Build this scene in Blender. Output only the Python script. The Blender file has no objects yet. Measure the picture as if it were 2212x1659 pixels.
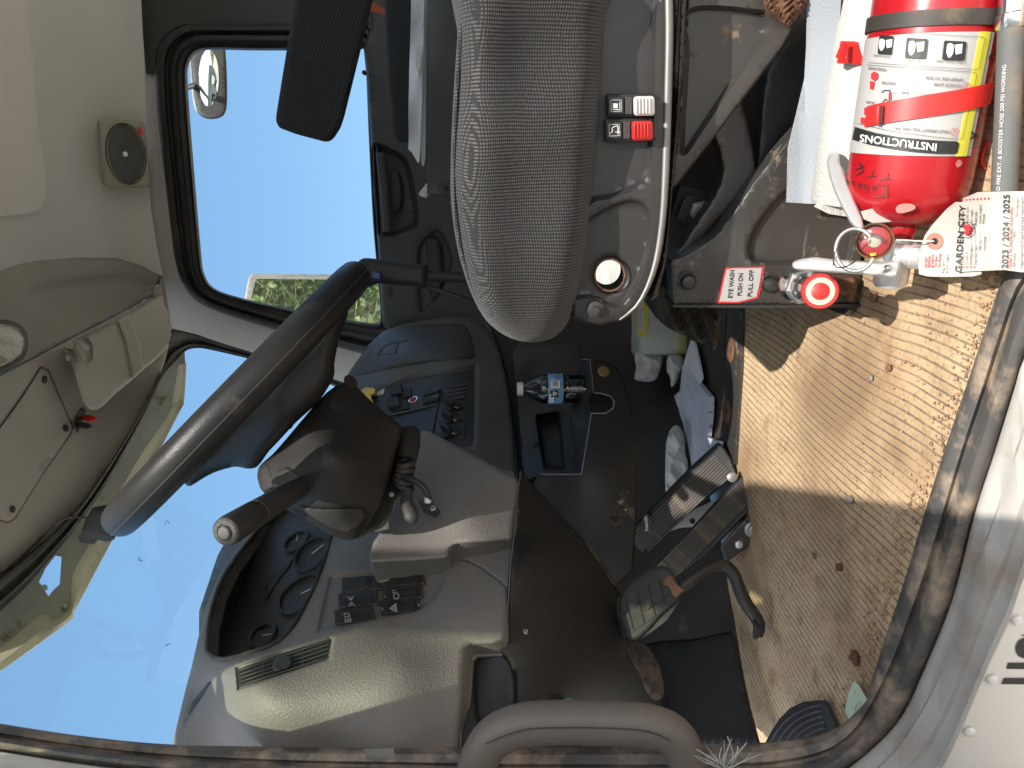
import bpy, math, random
import numpy as np
from mathutils import Vector, Matrix
from mathutils.geometry import delaunay_2d_cdt
random.seed(7)
sc = bpy.context.scene
rad = math.radians
# ------------------------------------------------------------------ camera, world, sun
CZ = 1.55                                    # eye height above the ground outside
PSI = rad(21)
FOC = 1534.0                                 # focal length for a picture 2212 wide
F = Vector((-math.sin(PSI), math.cos(PSI), 0)); R = Vector((math.cos(PSI), math.sin(PSI), 0)); U = Vector((0, 0, 1))
cd = bpy.data.cameras.new('camera'); cam = bpy.data.objects.new('camera', cd); sc.collection.objects.link(cam)
cd.sensor_fit = 'HORIZONTAL'; cd.sensor_width = 36; cd.lens = 36 * FOC / 2212
cd.clip_start = .02; cd.clip_end = 3000
M3 = Matrix((-U, R, -F)).transposed()        # the phone was held on its side
cam.matrix_world = Matrix.Translation((0, 0, CZ)) @ M3.to_4x4()
sc.camera = cam
HEAD = Vector((-.438, .899, 0)).normalized(); EL = rad(50.5)     # sun over the photographer's shoulder
w = bpy.data.worlds.new("World"); sc.world = w; w.use_nodes = True
nt = w.node_tree; bg = nt.nodes['Background']; sky = nt.nodes.new('ShaderNodeTexSky')
sky.sky_type = 'NISHITA'; sky.sun_disc = False; sky.sun_elevation = EL
sky.sun_rotation = math.atan2(-HEAD.x, -HEAD.y); sky.air_density = 1.0; sky.dust_density = .6; sky.ozone_density = 1.2
mxs = nt.nodes.new('ShaderNodeMix'); mxs.data_type = 'RGBA'; mxs.inputs[0].default_value = .72; mxs.inputs[7].default_value = (1.12, 2.2, 3.75, 1)
nt.links.new(sky.outputs[0], mxs.inputs[6])
# sky glow added round the sun, behind the photographer, to fill the cab
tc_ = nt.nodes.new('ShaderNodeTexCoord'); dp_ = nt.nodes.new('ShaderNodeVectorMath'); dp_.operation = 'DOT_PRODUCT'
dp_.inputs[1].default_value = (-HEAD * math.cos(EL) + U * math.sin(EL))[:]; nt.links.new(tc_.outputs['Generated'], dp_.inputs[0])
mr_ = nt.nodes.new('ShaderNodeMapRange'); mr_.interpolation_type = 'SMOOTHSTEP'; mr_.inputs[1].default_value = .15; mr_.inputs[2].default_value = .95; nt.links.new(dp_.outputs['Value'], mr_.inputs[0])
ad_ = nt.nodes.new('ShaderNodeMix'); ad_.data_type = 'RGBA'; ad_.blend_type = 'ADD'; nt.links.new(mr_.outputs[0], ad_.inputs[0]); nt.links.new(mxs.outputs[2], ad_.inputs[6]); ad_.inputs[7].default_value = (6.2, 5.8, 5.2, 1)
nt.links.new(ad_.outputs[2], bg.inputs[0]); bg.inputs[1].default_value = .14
sd = bpy.data.lights.new('sun', 'SUN'); sun = bpy.data.objects.new('sun', sd); sc.collection.objects.link(sun)
sd.energy = 3.5; sd.angle = rad(.55); sd.color = (1, .95, .87)
ld = (HEAD * math.cos(EL) - U * math.sin(EL)).normalized()
sun.rotation_euler = ld.to_track_quat('-Z', 'Y').to_euler(); sun.location = (0, 0, 8)
sc.view_settings.view_transform = 'Standard'; sc.view_settings.look = 'None'
sc.view_settings.exposure = .86; sc.view_settings.gamma = 1
sc.cycles.max_bounces = 10; sc.cycles.diffuse_bounces = 6; sc.cycles.transparent_max_bounces = 16
sc.cycles.sample_clamp_indirect = 6

# ------------------------------------------------------------------ rays through the picture, meeting real surfaces
def ray(x, y):
    r = (829.5 - y) / FOC; u = (1106 - x) / FOC
    return Vector((F.x + r * R.x, F.y + r * R.y, u))
def P(x, y, t):
    p = ray(x, y) * t; p.z += CZ; return p
def tY(q, b=0.0):
    def f(x, y):
        d = ray(x, y); return q / (d.y - b * d.x)
    return f
def tX(X0): return lambda x, y: X0 / ray(x, y).x
def tZ(h): return lambda x, y: h / ray(x, y).z
def tC(t): return lambda x, y: t
def tps(ctrl, lam=1e-4):                     # smooth surface through measured depths
    A = np.array([(c[0] / 500., c[1] / 500.) for c in ctrl]); z = np.array([c[2] for c in ctrl], float); n = len(z)
    r2 = ((A[:, None] - A[None]) ** 2).sum(-1); K = .5 * r2 * np.log(r2 + 1e-12); K += lam * np.eye(n)
    Q = np.hstack([np.ones((n, 1)), A]); Mx = np.vstack([np.hstack([K, Q]), np.hstack([Q.T, np.zeros((3, 3))])])
    s = np.linalg.solve(Mx, np.concatenate([z, np.zeros(3)])); wv, a = s[:n], s[n:]
    def f(x, y):
        p = np.array((x / 500., y / 500.)); d2 = ((A - p) ** 2).sum(-1)
        return float((wv * (.5 * d2 * np.log(d2 + 1e-12))).sum() + a[0] + a[1] * p[0] + a[2] * p[1])
    return f
def tpsX(ctrl): return tps([(x, y, X0 / ray(x, y).x) for x, y, X0 in ctrl])
def tpsH(ctrl): return tps([(x, y, h / ray(x, y).z) for x, y, h in ctrl])
def up_(fn, d): return lambda x, y: fn(x, y) - d
def tcyl(A, B, r):                            # near side of a cylinder
    ax = (B - A).normalized(); O = Vector((0, 0, CZ)) - A
    def f(x, y):
        d = ray(x, y); dp = d - ax * d.dot(ax); op = O - ax * O.dot(ax)
        a = dp.dot(dp); b = dp.dot(op); c = op.dot(op) - r * r; D = b * b - a * c
        return (-b - math.sqrt(D)) / a if D > 0 else -b / a
    return f

# ------------------------------------------------------------------ objects
WL = {}
def wloc(o): return WL.get(o.name, Vector((0, 0, 0)))
def tag(o, label=None, cat=None, group=None, kind=None):
    if label: o['label'] = label
    if cat: o['category'] = cat
    if group: o['group'] = group
    if kind: o['kind'] = kind
    return o
def thing(name, label, cat, loc, group=None):
    o = bpy.data.objects.new(name, None); sc.collection.objects.link(o); o.location = loc; o.empty_display_size = .05
    WL[o.name] = Vector(loc); return tag(o, label, cat, group)
def link(name, vs, fs, mat, par=None, smooth=True, ang=35, bev=0, midx=None):
    vs = [Vector(v) for v in vs]
    mn = Vector([min(v[i] for v in vs) for i in range(3)]); mx = Vector([max(v[i] for v in vs) for i in range(3)])
    c = (mn + mx) / 2
    if par is None: c.z = mn.z
    me = bpy.data.meshes.new(name); me.from_pydata([v - c for v in vs], [], fs); me.update()
    for m in (mat if isinstance(mat, (list, tuple)) else [mat]): me.materials.append(m)
    if midx:
        for p, i in zip(me.polygons, midx): p.material_index = i
    if smooth:
        for p in me.polygons: p.use_smooth = True
        me.set_sharp_from_angle(angle=rad(ang))
    o = bpy.data.objects.new(name, me); sc.collection.objects.link(o)
    o.location = c - (wloc(par) if par else Vector((0, 0, 0))); WL[o.name] = c
    if par: o.parent = par
    if bev:
        b = o.modifiers.new('bevel', 'BEVEL'); b.width = bev; b.segments = 3; b.limit_method = 'ANGLE'; b.angle_limit = rad(40)
        b.harden_normals = False
    return o

def catmull(pts, step, closed):
    n = len(pts); out = []
    rng = n if closed else n - 1
    for i in range(rng):
        g = lambda k: pts[k % n] if closed else pts[max(0, min(n - 1, k))]
        p0, p1, p2, p3 = map(lambda q: np.array(q, float), (g(i - 1), g(i), g(i + 1), g(i + 2)))
        L = np.linalg.norm(p2 - p1); m = max(1, int(math.ceil(L / step)))
        for k in range(m):
            t = k / m
            out.append(.5 * ((2 * p1) + (-p0 + p2) * t + (2 * p0 - 5 * p1 + 4 * p2 - p3) * t * t + (-p0 + 3 * p1 - 3 * p2 + p3) * t ** 3))
    if not closed: out.append(np.array(pts[-1], float))
    return out
def corners(pts, cr):
    out = []; n = len(pts)
    for i in range(n):
        p0, p1, p2 = (np.array(pts[k % n], float) for k in (i - 1, i, i + 1))
        a = p0 - p1; b = p2 - p1; la, lb = np.linalg.norm(a), np.linalg.norm(b); r = min(cr, la * .45, lb * .45)
        s, e = p1 + a / la * r, p1 + b / lb * r
        for k in range(5):
            t = k / 4; out.append((1 - t) ** 2 * s + 2 * t * (1 - t) * p1 + t * t * e)
    return out
def resample(pts, step):
    out = []; n = len(pts)
    for i in range(n):
        a, b = np.array(pts[i], float), np.array(pts[(i + 1) % n], float); L = np.linalg.norm(b - a)
        m = max(1, int(round(L / step)))
        for k in range(m): out.append(a + (b - a) * k / m)
    return out
def prep(out, step, sm, cr):
    p = catmull(out, step, True) if sm else (corners(out, cr) if cr else out)
    p = resample(p, step); q = [p[0]]
    for v in p[1:]:
        if np.linalg.norm(v - q[-1]) > .25: q.append(v)
    if np.linalg.norm(q[0] - q[-1]) < .25: q.pop()
    return np.array(q)
def inside(poly, pts):
    x, y = pts[:, 0], pts[:, 1]; c = np.zeros(len(pts), bool); n = len(poly)
    for i in range(n):
        x1, y1 = poly[i - 1]; x2, y2 = poly[i]
        k = (y1 > y) != (y2 > y)
        with np.errstate(divide='ignore', invalid='ignore'):
            xi = (x2 - x1) * (y - y1) / (y2 - y1 + 1e-30) + x1
        c ^= k & (x < xi)
    return c
def pdist(poly, pts):
    a = poly; b = np.roll(poly, -1, 0); d = b - a; L = (d ** 2).sum(1) + 1e-12
    t = ((pts[:, None] - a[None]) * d[None]).sum(2) / L[None]; t = np.clip(t, 0, 1)
    q = a[None] + t[..., None] * d[None]; return np.sqrt(((pts[:, None] - q) ** 2).sum(2)).min(1)
def relief(name, par, mat, out, fn, back=.01, rnd=0, rd=0, step=16, sm=False, cr=0, holes=(), emb=(), ang=50, extra=None, embstep=5, lab=None):
    """a shell bounded by an outline, its face following fn, rounded at the rim, with real thickness"""
    B = [prep(out, step, sm, cr)] + [prep(h, min(step, 8), False, 0) for h in holes]
    es = [(np.array(prep(p, embstep, s, 0)), d, wd) for p, d, wd, s in emb]
    pts = np.concatenate(B); O = B[0]
    nxy = [O.min(0), O.max(0)]
    gx = np.arange(nxy[0][0] + step * .5, nxy[1][0], step); gy = np.arange(nxy[0][1] + step * .5, nxy[1][1], step)
    if len(gx) and len(gy): g = np.array([(a, b) for a in gx for b in gy])
    else: g = np.zeros((0, 2))
    ring = []
    if rnd:
        area = 0
        for bi, b in enumerate(B):
            e = np.roll(b, -1, 0) - np.roll(b, 1, 0); nrm = np.stack([-e[:, 1], e[:, 0]], 1); nrm /= (np.linalg.norm(nrm, axis=1)[:, None] + 1e-9)
            a = 0.5 * (b[:, 0] * np.roll(b[:, 1], -1) - np.roll(b[:, 0], -1) * b[:, 1]).sum()
            if a < 0: nrm = -nrm
            if bi: nrm = -nrm
            for f in (.06, .2, .42, .7, 1.0): ring.append(b + nrm * rnd * f)
    for p, d, wd in es:
        e = np.roll(p, -1, 0) - np.roll(p, 1, 0); nrm = np.stack([-e[:, 1], e[:, 0]], 1); nrm /= (np.linalg.norm(nrm, axis=1)[:, None] + 1e-9)
        for f in (-1, -.33, .33, 1): ring.append(p + nrm * wd * f * .5)
    cand = np.concatenate([g] + ring) if ring else g
    if len(cand):
        k = inside(O, cand)
        for h in B[1:]: k &= ~inside(h, cand)
        cand = cand[k]
    if len(cand):
        dd = np.min([pdist(b, cand) for b in B], 0)
        cand = cand[dd > (max(.5, rnd * .05) if rnd else min(step * .3, 4))]
        # thin out points lying on top of each other
        cell = {}; keep = []
        cs = max(1.2, min(step * .3, rnd * .12 if rnd else step * .3, (min(w_ for _, _, w_ in es) * .25) if es else 99))
        for q in cand[::-1]:
            kk = (int(q[0] / cs), int(q[1] / cs))
            if kk not in cell: cell[kk] = 1; keep.append(q)
        cand = np.array(keep)
    allp = np.concatenate([pts, cand]) if len(cand) else pts
    edges = []; o0 = 0
    for b in B:
        n = len(b); edges += [(o0 + i, o0 + (i + 1) % n) for i in range(n)]; o0 += n
    r = delaunay_2d_cdt([Vector(p) for p in allp], edges, [], 0, 1e-5)
    V2 = np.array([(v.x, v.y) for v in r[0]]); T = [f for f in r[2] if len(f) == 3]
    cen = np.array([V2[list(f)].mean(0) for f in T]); k = inside(O, cen)
    for h in B[1:]: k &= ~inside(h, cen)
    T = [f for f, kk in zip(T, k) if kk]
    dist = np.min([pdist(b, V2) for b in B], 0)
    off = np.zeros(len(V2))
    if rnd:
        q = np.clip(1 - dist / rnd, 0, 1); off += rd * (1 - np.sqrt(np.clip(1 - q * q, 0, 1)))
    for p, d, wd in es:
        s = pdist(p, V2) * np.where(inside(p, V2), 1, -1); u = np.clip(s / wd + .5, 0, 1); off += d * u * u * (3 - 2 * u)
    vs = []
    for (x, y), of in zip(V2, off):
        e = extra(x, y) if extra else 0
        vs.append(P(x, y, fn(x, y) + of + e))
    tris = []
    for f in T:
        (ax, ay), (bx_, by_), (cx, cy) = (V2[i] for i in f)
        tris.append(tuple(f) if (bx_ - ax) * (cy - ay) - (by_ - ay) * (cx - ax) > 0 else tuple(reversed(f)))
    a, b, c = (vs[i] for i in tris[len(tris) // 2])
    if (b - a).cross(c - a).dot(Vector((0, 0, CZ)) - a) < 0: tris = [tuple(reversed(f)) for f in tris]
    bv = ray(*O.mean(0)).normalized() * back if isinstance(back, (int, float)) else Vector(back)
    n = len(vs); V3 = vs + [v + bv for v in vs]; FS = list(tris) + [tuple(i + n for i in reversed(f)) for f in tris]
    ec = {}
    for f in tris:
        for i in range(3): ec[(f[i], f[(i + 1) % 3])] = 1
    for (a, b) in list(ec):
        if (b, a) not in ec: FS.append((b, a, a + n, b + n))
    o = link(name, V3, FS, mat, par, True, ang)
    if lab: o['label'] = lab
    return o

def tube(name, par, mat, pts, r, n=12, closed=False, sub=0, flat=None):
    pts = [Vector(p) for p in pts]; rs = r if isinstance(r, (list, tuple)) else [r] * len(pts)
    if sub:
        q = [tuple(p) + (rr,) for p, rr in zip(pts, rs)]; q = catmull(q, sub, closed); pts = [Vector(v[:3]) for v in q]; rs = [max(v[3], 1e-5) for v in q]
    m = len(pts); vs = []; fs = []; nor = None
    for i in range(m):
        a = pts[(i - 1) % m] if closed or i > 0 else pts[i]; b = pts[(i + 1) % m] if closed or i < m - 1 else pts[i]
        t = (b - a).normalized()
        if nor is None: nor = t.orthogonal().normalized()
        nor = (nor - t * nor.dot(t)).normalized(); bi = t.cross(nor)
        for k in range(n):
            an = 2 * math.pi * k / n; vs.append(pts[i] + (nor * math.cos(an) + bi * math.sin(an)) * rs[i])
    for i in range(m if closed else m - 1):
        for k in range(n):
            a = i * n + k; b = i * n + (k + 1) % n; c = ((i + 1) % m) * n
            fs.append((a, b, c + (k + 1) % n, c + k))
    if not closed:
        fs.append(tuple(reversed(range(n)))); fs.append(tuple(range((m - 1) * n, m * n)))
    return link(name, vs, fs, mat, par, True, 45)
def lathe(name, par, mat, org, axis, prof, n=40, ang=35):
    ax = Vector(axis).normalized(); e1 = ax.orthogonal().normalized(); e2 = ax.cross(e1); org = Vector(org); vs = []; fs = []
    for s, r in prof:
        for k in range(n):
            a = 2 * math.pi * k / n; vs.append(org + ax * s + (e1 * math.cos(a) + e2 * math.sin(a)) * max(r, 1e-5))
    for i in range(len(prof) - 1):
        for k in range(n):
            fs.append((i * n + k, i * n + (k + 1) % n, (i + 1) * n + (k + 1) % n, (i + 1) * n + k))
    fs.append(tuple(reversed(range(n)))); m = len(prof) - 1; fs.append(tuple(range(m * n, (m + 1) * n)))
    return link(name, vs, fs, mat, par, True, ang)
def box(name, par, mat, c, ex, ey, ez, bev=.002):
    c = Vector(c); ex, ey, ez = Vector(ex) / 2, Vector(ey) / 2, Vector(ez) / 2
    if ex.cross(ey).dot(ez) < 0: ex = -ex
    v = [c + ex * a + ey * b + ez * d for a, b, d in ((-1, -1, -1), (1, -1, -1), (1, 1, -1), (-1, 1, -1), (-1, -1, 1), (1, -1, 1), (1, 1, 1), (-1, 1, 1))]
    return link(name, v, [(0, 3, 2, 1), (4, 5, 6, 7), (0, 1, 5, 4), (1, 2, 6, 5), (2, 3, 7, 6), (3, 0, 4, 7)], mat, par, True, 30, bev)
def frame(fn, x, y, ang=0, d=6):
    """local axes of a surface at a picture point: along, across, out; metres per pixel"""
    c, s = math.cos(rad(ang)), math.sin(rad(ang)); o = P(x, y, fn(x, y))
    q = lambda a, b: P(a, b, fn(a, b))
    ex = (q(x + c * d, y + s * d) - q(x - c * d, y - s * d)) / (2 * d); ey = (q(x - s * d, y + c * d) - q(x + s * d, y - c * d)) / (2 * d)
    n = ex.cross(ey).normalized()
    if n.dot(o - Vector((0, 0, CZ))) > 0: n = -n
    return o, ex, ey, n
def pbox(name, par, mat, fn, x, y, w_, h_, th, ang=0, lift=0, bev=.002):
    o, ex, ey, n = frame(fn, x, y, ang)
    return box(name, par, mat, o + n * (lift + th / 2), ex * w_, ey * h_, n * th, bev)
def ell(x, y, rx, ry, ang=0, n=36):
    c, s = math.cos(rad(ang)), math.sin(rad(ang))
    return [(x + rx * math.cos(a) * c - ry * math.sin(a) * s, y + rx * math.cos(a) * s + ry * math.sin(a) * c) for a in [2 * math.pi * k / n for k in range(n)]]
def pdisc(name, par, mat, fn, x, y, r, prof, n=32, axis=None):
    """turned piece standing on a surface; prof = (height m, radius px)"""
    o, ex, ey, nn = frame(fn, x, y); s = (ex.length + ey.length) / 2
    return lathe(name, par, mat, o, axis or nn, [(h, q * r * s) for h, q in prof], n)
FONT = {}
def glyphs(s):
    if s not in FONT:
        cu = bpy.data.curves.new('lettering', 'FONT'); cu.body = s; cu.size = 1; cu.resolution_u = 3
        ob = bpy.data.objects.new('lettering', cu); sc.collection.objects.link(ob); bpy.context.view_layer.update()
        me = ob.to_mesh(); FONT[s] = ([(v.co.x, v.co.y) for v in me.vertices], [tuple(p.vertices) for p in me.polygons])
        ob.to_mesh_clear(); bpy.data.objects.remove(ob); bpy.data.curves.remove(cu)
    return FONT[s]
class Marks:
    """flat printed or moulded marks gathered into one part"""
    def __init__(s): s.v = []; s.f = []
    def text(s, t, x, y, ang, size, fn, lift=.0006, wide=1.0, width=None, bold=0):
        vs, fs = glyphs(t)
        if not vs: return
        if width: wide = width / (max(v[0] for v in vs) * size)
        c, sn = math.cos(rad(ang)), math.sin(rad(ang))
        for bx, by in (((0, 0), (bold, 0), (0, bold)) if bold else ((0, 0),)):
            o = len(s.v)
            for u, v in vs:
                a = u * size * wide + bx; b = v * size + by
                X = x + a * c + b * sn; Y = y + a * sn - b * c
                s.v.append(P(X, Y, fn(X, Y) - lift - bx * 1e-5 - by * 2e-5))
            for f in fs: s.f.append(tuple(i + o for i in f))
    def poly(s, out, fn, lift=.0005, step=12, sm=False, cr=0):
        b = prep(out, step, sm, cr); g = []
        mn, mx = b.min(0), b.max(0)
        for a in np.arange(mn[0] + step / 2, mx[0], step):
            for c in np.arange(mn[1] + step / 2, mx[1], step): g.append((a, c))
        g = np.array(g) if g else np.zeros((0, 2))
        if len(g): g = g[inside(b, g)]
        if len(g): g = g[pdist(b, g) > step * .25]
        al = np.concatenate([b, g]) if len(g) else b; n = len(b)
        r = delaunay_2d_cdt([Vector(p) for p in al], [(i, (i + 1) % n) for i in range(n)], [], 1, 1e-5); o = len(s.v)
        for p in r[0]: s.v.append(P(p.x, p.y, fn(p.x, p.y) - lift))
        for f in r[2]: s.f.append(tuple(i + o for i in f))
    def line(s, pts, wd, fn, lift=.0005, closed=False):
        q = [np.array(p, float) for p in pts]; m = len(q)
        for i in range(m if closed else m - 1):
            a, b = q[i], q[(i + 1) % m]; L = np.linalg.norm(b - a)
            if L < 1e-6: continue
            d = (b - a) / L; n = np.array((-d[1], d[0])) * wd / 2; k = max(1, int(L / 15)); o = len(s.v)
            for j in range(k + 1):
                c = a + (b - a) * j / k
                for e in (c - n, c + n): s.v.append(P(e[0], e[1], fn(e[0], e[1]) - lift))
            for j in range(k): s.f.append((o + 2 * j, o + 2 * j + 1, o + 2 * j + 3, o + 2 * j + 2))
    def build(s, name, par, mat):
        fs = []
        for f in s.f:
            a, b, c = s.v[f[0]], s.v[f[1]], s.v[f[2]]; n = (b - a).cross(c - a)
            fs.append(f if n.dot(Vector((0, 0, CZ)) - a) > 0 else tuple(reversed(f)))
        return link(name, s.v, fs, mat, par, False)

# ------------------------------------------------------------------ materials
def srgb(r, g, b): return tuple(((c / 255) / 12.92 if c <= 10 else ((c / 255 + .055) / 1.055) ** 2.4) for c in (r, g, b)) + (1,)
class NT:
    def __init__(s, name):
        s.m = bpy.data.materials.new(name); s.m.use_nodes = True; s.t = s.m.node_tree; s.b = s.t.nodes['Principled BSDF']
        s.co = s.t.nodes.new('ShaderNodeTexCoord').outputs['Object']
    def n(s, ty, **k):
        nd = s.t.nodes.new('ShaderNode' + ty)
        for a, v in k.items():
            if a.startswith('i_'): nd.inputs[a[2:].replace('_', ' ')].default_value = v
            else: setattr(nd, a, v)
        return nd
    def l(s, a, b): s.t.links.new(a, b)
    def noise(s, scale, detail=4, rough=.55, vec=None, dist=0):
        nd = s.n('TexNoise', i_Scale=scale, i_Detail=detail, i_Roughness=rough, i_Distortion=dist); s.l(vec or s.co, nd.inputs['Vector']); return nd.outputs['Fac']
    def map(s, sc_=(1, 1, 1), rot=(0, 0, 0), vec=None):
        nd = s.n('Mapping'); nd.inputs['Scale'].default_value = sc_; nd.inputs['Rotation'].default_value = rot; s.l(vec or s.co, nd.inputs['Vector']); return nd.outputs[0]
    def ramp(s, fac, stops):
        nd = s.n('ValToRGB'); e = nd.color_ramp.elements
        while len(e) < len(stops): e.new(.5)
        for q, (p, c) in zip(e, stops): q.position = p; q.color = c if len(c) == 4 else tuple(c) + (1,)
        s.l(fac, nd.inputs[0]); return nd.outputs[0]
    def mix(s, fac, a, b):
        nd = s.n('Mix', data_type='RGBA')
        for q, v in ((nd.inputs[0], fac), (nd.inputs[6], a), (nd.inputs[7], b)):
            if isinstance(v, (int, float)): q.default_value = v
            elif isinstance(v, tuple): q.default_value = v
            else: s.l(v, q)
        return nd.outputs[2]
    def math(s, op, a, b=None, c=None):
        nd = s.n('Math', operation=op)
        for q, v in zip(nd.inputs, (a, b, c)):
            if v is None: continue
            if isinstance(v, (int, float)): q.default_value = v
            else: s.l(v, q)
        return nd.outputs[0]
    def bump(s, h, st=.3, d=.001, prev=None):
        nd = s.n('Bump', i_Strength=st, i_Distance=d); s.l(h, nd.inputs['Height'])
        if prev: s.l(prev, nd.inputs['Normal'])
        s.l(nd.outputs[0], s.b.inputs['Normal']); return nd.outputs[0]
    def xyz(s, vec=None):
        nd = s.n('SeparateXYZ'); s.l(vec or s.co, nd.inputs[0]); return nd.outputs
def G(v): return (v, v, v, 1)
def mat(name, col, rough=.5, grain=0, gst=.25, var=.12, vs=6, dust=None, dsc=9, dthr=.55, dw=.12, metal=0, spec=.5, fine=None, scr=None):
    """general finish: base colour with slow variation, optional settled dust or rust patches, scratches and grain"""
    s = NT(name); b = s.b; b.inputs['Metallic'].default_value = metal; b.inputs['Specular IOR Level'].default_value = spec
    c = tuple(col[:3]) + (1,)
    lo = tuple(x * (1 - var) for x in c[:3]) + (1,); hi = tuple(min(1, x * (1 + var)) for x in c[:3]) + (1,)
    base = s.mix(s.ramp(s.noise(vs, 5), [(.3, G(0)), (.7, G(1))]), lo, hi); rg = rough
    if fine:
        base = s.mix(s.ramp(s.noise(fine[0], 3, .7), [(.45, G(0)), (.7, G(1))]), base, tuple(fine[1][:3]) + (1,))
    if dust:
        d = s.ramp(s.noise(dsc, 8, .68), [(dthr, G(0)), (min(1, dthr + dw), G(1))])
        base = s.mix(d, base, tuple(dust[:3]) + (1,)); mr = s.n('MapRange'); mr.inputs[3].default_value = rough; mr.inputs[4].default_value = .9
        s.l(d, mr.inputs[0]); rg = mr.outputs[0]
    if scr:
        v = s.map((3, 60, 60), (0, .3, .5)); q = s.ramp(s.noise(scr[0], 6, .7, v), [(.66, G(0)), (.72, G(1))]); base = s.mix(q, base, tuple(scr[1][:3]) + (1,))
    s.l(base, b.inputs['Base Color'])
    if isinstance(rg, (int, float)):
        r2 = s.n('MapRange'); r2.inputs[3].default_value = max(.02, rg * .85); r2.inputs[4].default_value = min(1, rg * 1.2); s.l(s.noise(vs * 4, 4), r2.inputs[0]); rg = r2.outputs[0]
    s.l(rg, b.inputs['Roughness'])
    if grain:
        v = s.n('TexVoronoi', i_Scale=grain); s.l(s.co, v.inputs['Vector']); s.bump(v.outputs['Distance'], gst, .0012)
    else:
        s.bump(s.noise(260, 3), .06, .001)
    return s.m
DUST = srgb(196, 164, 124); DUSTD = (.20, .15, .105)
M = {}
M['head'] = mat('headliner_cloth', (.55, .515, .475), .95, 0, var=.05, vs=3, spec=.2)
M['headpad'] = mat('headliner_pad', (.60, .555, .505), .95, 0, var=.04, vs=3, spec=.2)
M['over'] = mat('overhead_plastic', (.33, .295, .255), .62, 520, .22, var=.07)
M['overu'] = mat('overhead_shelf_plastic', (.25, .222, .19), .62, 520, .2, var=.07)
M['visor'] = mat('visor_vinyl', (.32, .287, .25), .6, 600, .15, var=.06)
M['pillar'] = mat('pillar_plastic', (.39, .375, .355), .6, 500, .15, var=.05)
M['rubber'] = mat('black_rubber', (.022, .020, .018), .55, var=.3, dust=(.07, .06, .05), dsc=14, dthr=.56)
M['rubberd'] = mat('dusty_rubber', (.034, .029, .024), .6, var=.3, dust=(.17, .125, .085), dsc=17, dthr=.5, dw=.2)
M['black'] = mat('black_plastic', (.026, .0245, .023), .52, 500, .12, var=.2, spec=.32)
M['blackd'] = mat('dusty_black_plastic', (.030, .028, .026), .6, 480, .2, var=.3, dust=(.16, .12, .085), dsc=22, dthr=.66, dw=.16)
M['toe'] = mat('scuffed_black_plastic', (.0120, .0115, .0112), .55, 420, .2, var=.3, dust=(.13, .10, .07), dsc=11, dthr=.66, dw=.2)
M['dash'] = mat('dash_vinyl', (.172, .158, .145), .52, 430, .5, var=.08, dust=(.26, .22, .17), dsc=7, dthr=.64, dw=.25)
M['dashc'] = mat('centre_dash_plastic', (.088, .083, .077), .5, 430, .3, var=.1)
M['glove'] = mat('glovebox_plastic', (.048, .045, .043), .5, 430, .25, var=.1)
M['stack'] = mat('dark_trim', (.034, .031, .029), .5, 430, .2, var=.15)
M['console'] = mat('console_plastic', (.014, .0125, .011), .5, 430, .25, var=.25, dust=(.12, .09, .065), dsc=13, dthr=.68)
M['doorp'] = mat('door_trim', (.032, .030, .029), .55, 500, .25, var=.15)
M['wheel'] = mat('wheel_leather', (.018, .0172, .0168), .42, 520, .14, var=.2, spec=.3, dust=(.06, .05, .042), dsc=16, dthr=.62)
M['metal'] = mat('black_painted_steel', (.026, .0245, .0235), .42, var=.2, dust=(.22, .16, .11), dsc=16, dthr=.70, dw=.05, spec=.6, scr=(3, (.10, .09, .08)))
M['metalb'] = mat('worn_steel', (.042, .038, .034), .38, var=.25, dust=(.20, .14, .09), dsc=30, dthr=.60, dw=.08, spec=.6, scr=(3, (.16, .15, .14)))
M['edge'] = mat('steel_edge_glint', (.24, .23, .22), .48, var=.3, metal=.8, dust=(.4, .3, .18), dsc=14, dthr=.66)  # pale steel tone standing for the sun glint along the black seat edge
M['rust'] = mat('rust', (.13, .06, .03), .9, 90, .6, var=.5, dust=(.05, .03, .02), dsc=40, dthr=.5)
M['chrome'] = mat('chrome', (.75, .75, .74), .16, var=.1, metal=1, dust=(.35, .28, .2), dsc=26, dthr=.66)
M['alum'] = mat('cast_aluminium', (.72, .71, .69), .36, var=.1, metal=.6, dust=(.3, .2, .12), dsc=24, dthr=.66)
M['zinc'] = mat('zinc_bolt', (.42, .42, .40), .4, metal=.8, var=.2)
M['red'] = mat('red_paint', (.36, .007, .012), .26, var=.08, vs=9, dust=(.55, .30, .2), dsc=15, dthr=.72, dw=.06, spec=.6)
M['redp'] = mat('red_plastic', (.60, .022, .018), .4, var=.08, dust=(.35, .2, .14), dsc=40, dthr=.72)
M['beigep'] = mat('knob_face', (.50, .44, .34), .5, var=.15, dust=(.25, .19, .12), dsc=40, dthr=.58)
M['white'] = mat('white_print', (.40, .39, .37), .45, var=.04, dust=(.45, .33, .2), dsc=26, dthr=.68, dw=.1)
M['whitep'] = mat('white_plastic', (.62, .60, .56), .5, var=.05)
M['ink'] = mat('black_ink', (.018, .018, .018), .5)
M['inkg'] = mat('grey_ink', (.22, .22, .22), .5)
M['inkr'] = mat('red_ink', (.55, .03, .04), .5)
M['inkw'] = mat('white_ink', (.72, .71, .68), .5)
M['inkl'] = mat('symbol_grey', (.62, .62, .60), .5)
M['yellow'] = mat('yellow_print', (.62, .56, .06), .5, dust=(.4, .3, .12), dsc=26, dthr=.68)
M['yellowp'] = mat('yellow_plastic', (.75, .50, .02), .4)
M['blue'] = mat('blue_plastic', (.012, .03, .13), .35)
M['paper'] = mat('paper', (.74, .74, .76), .8, var=.04)
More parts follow.
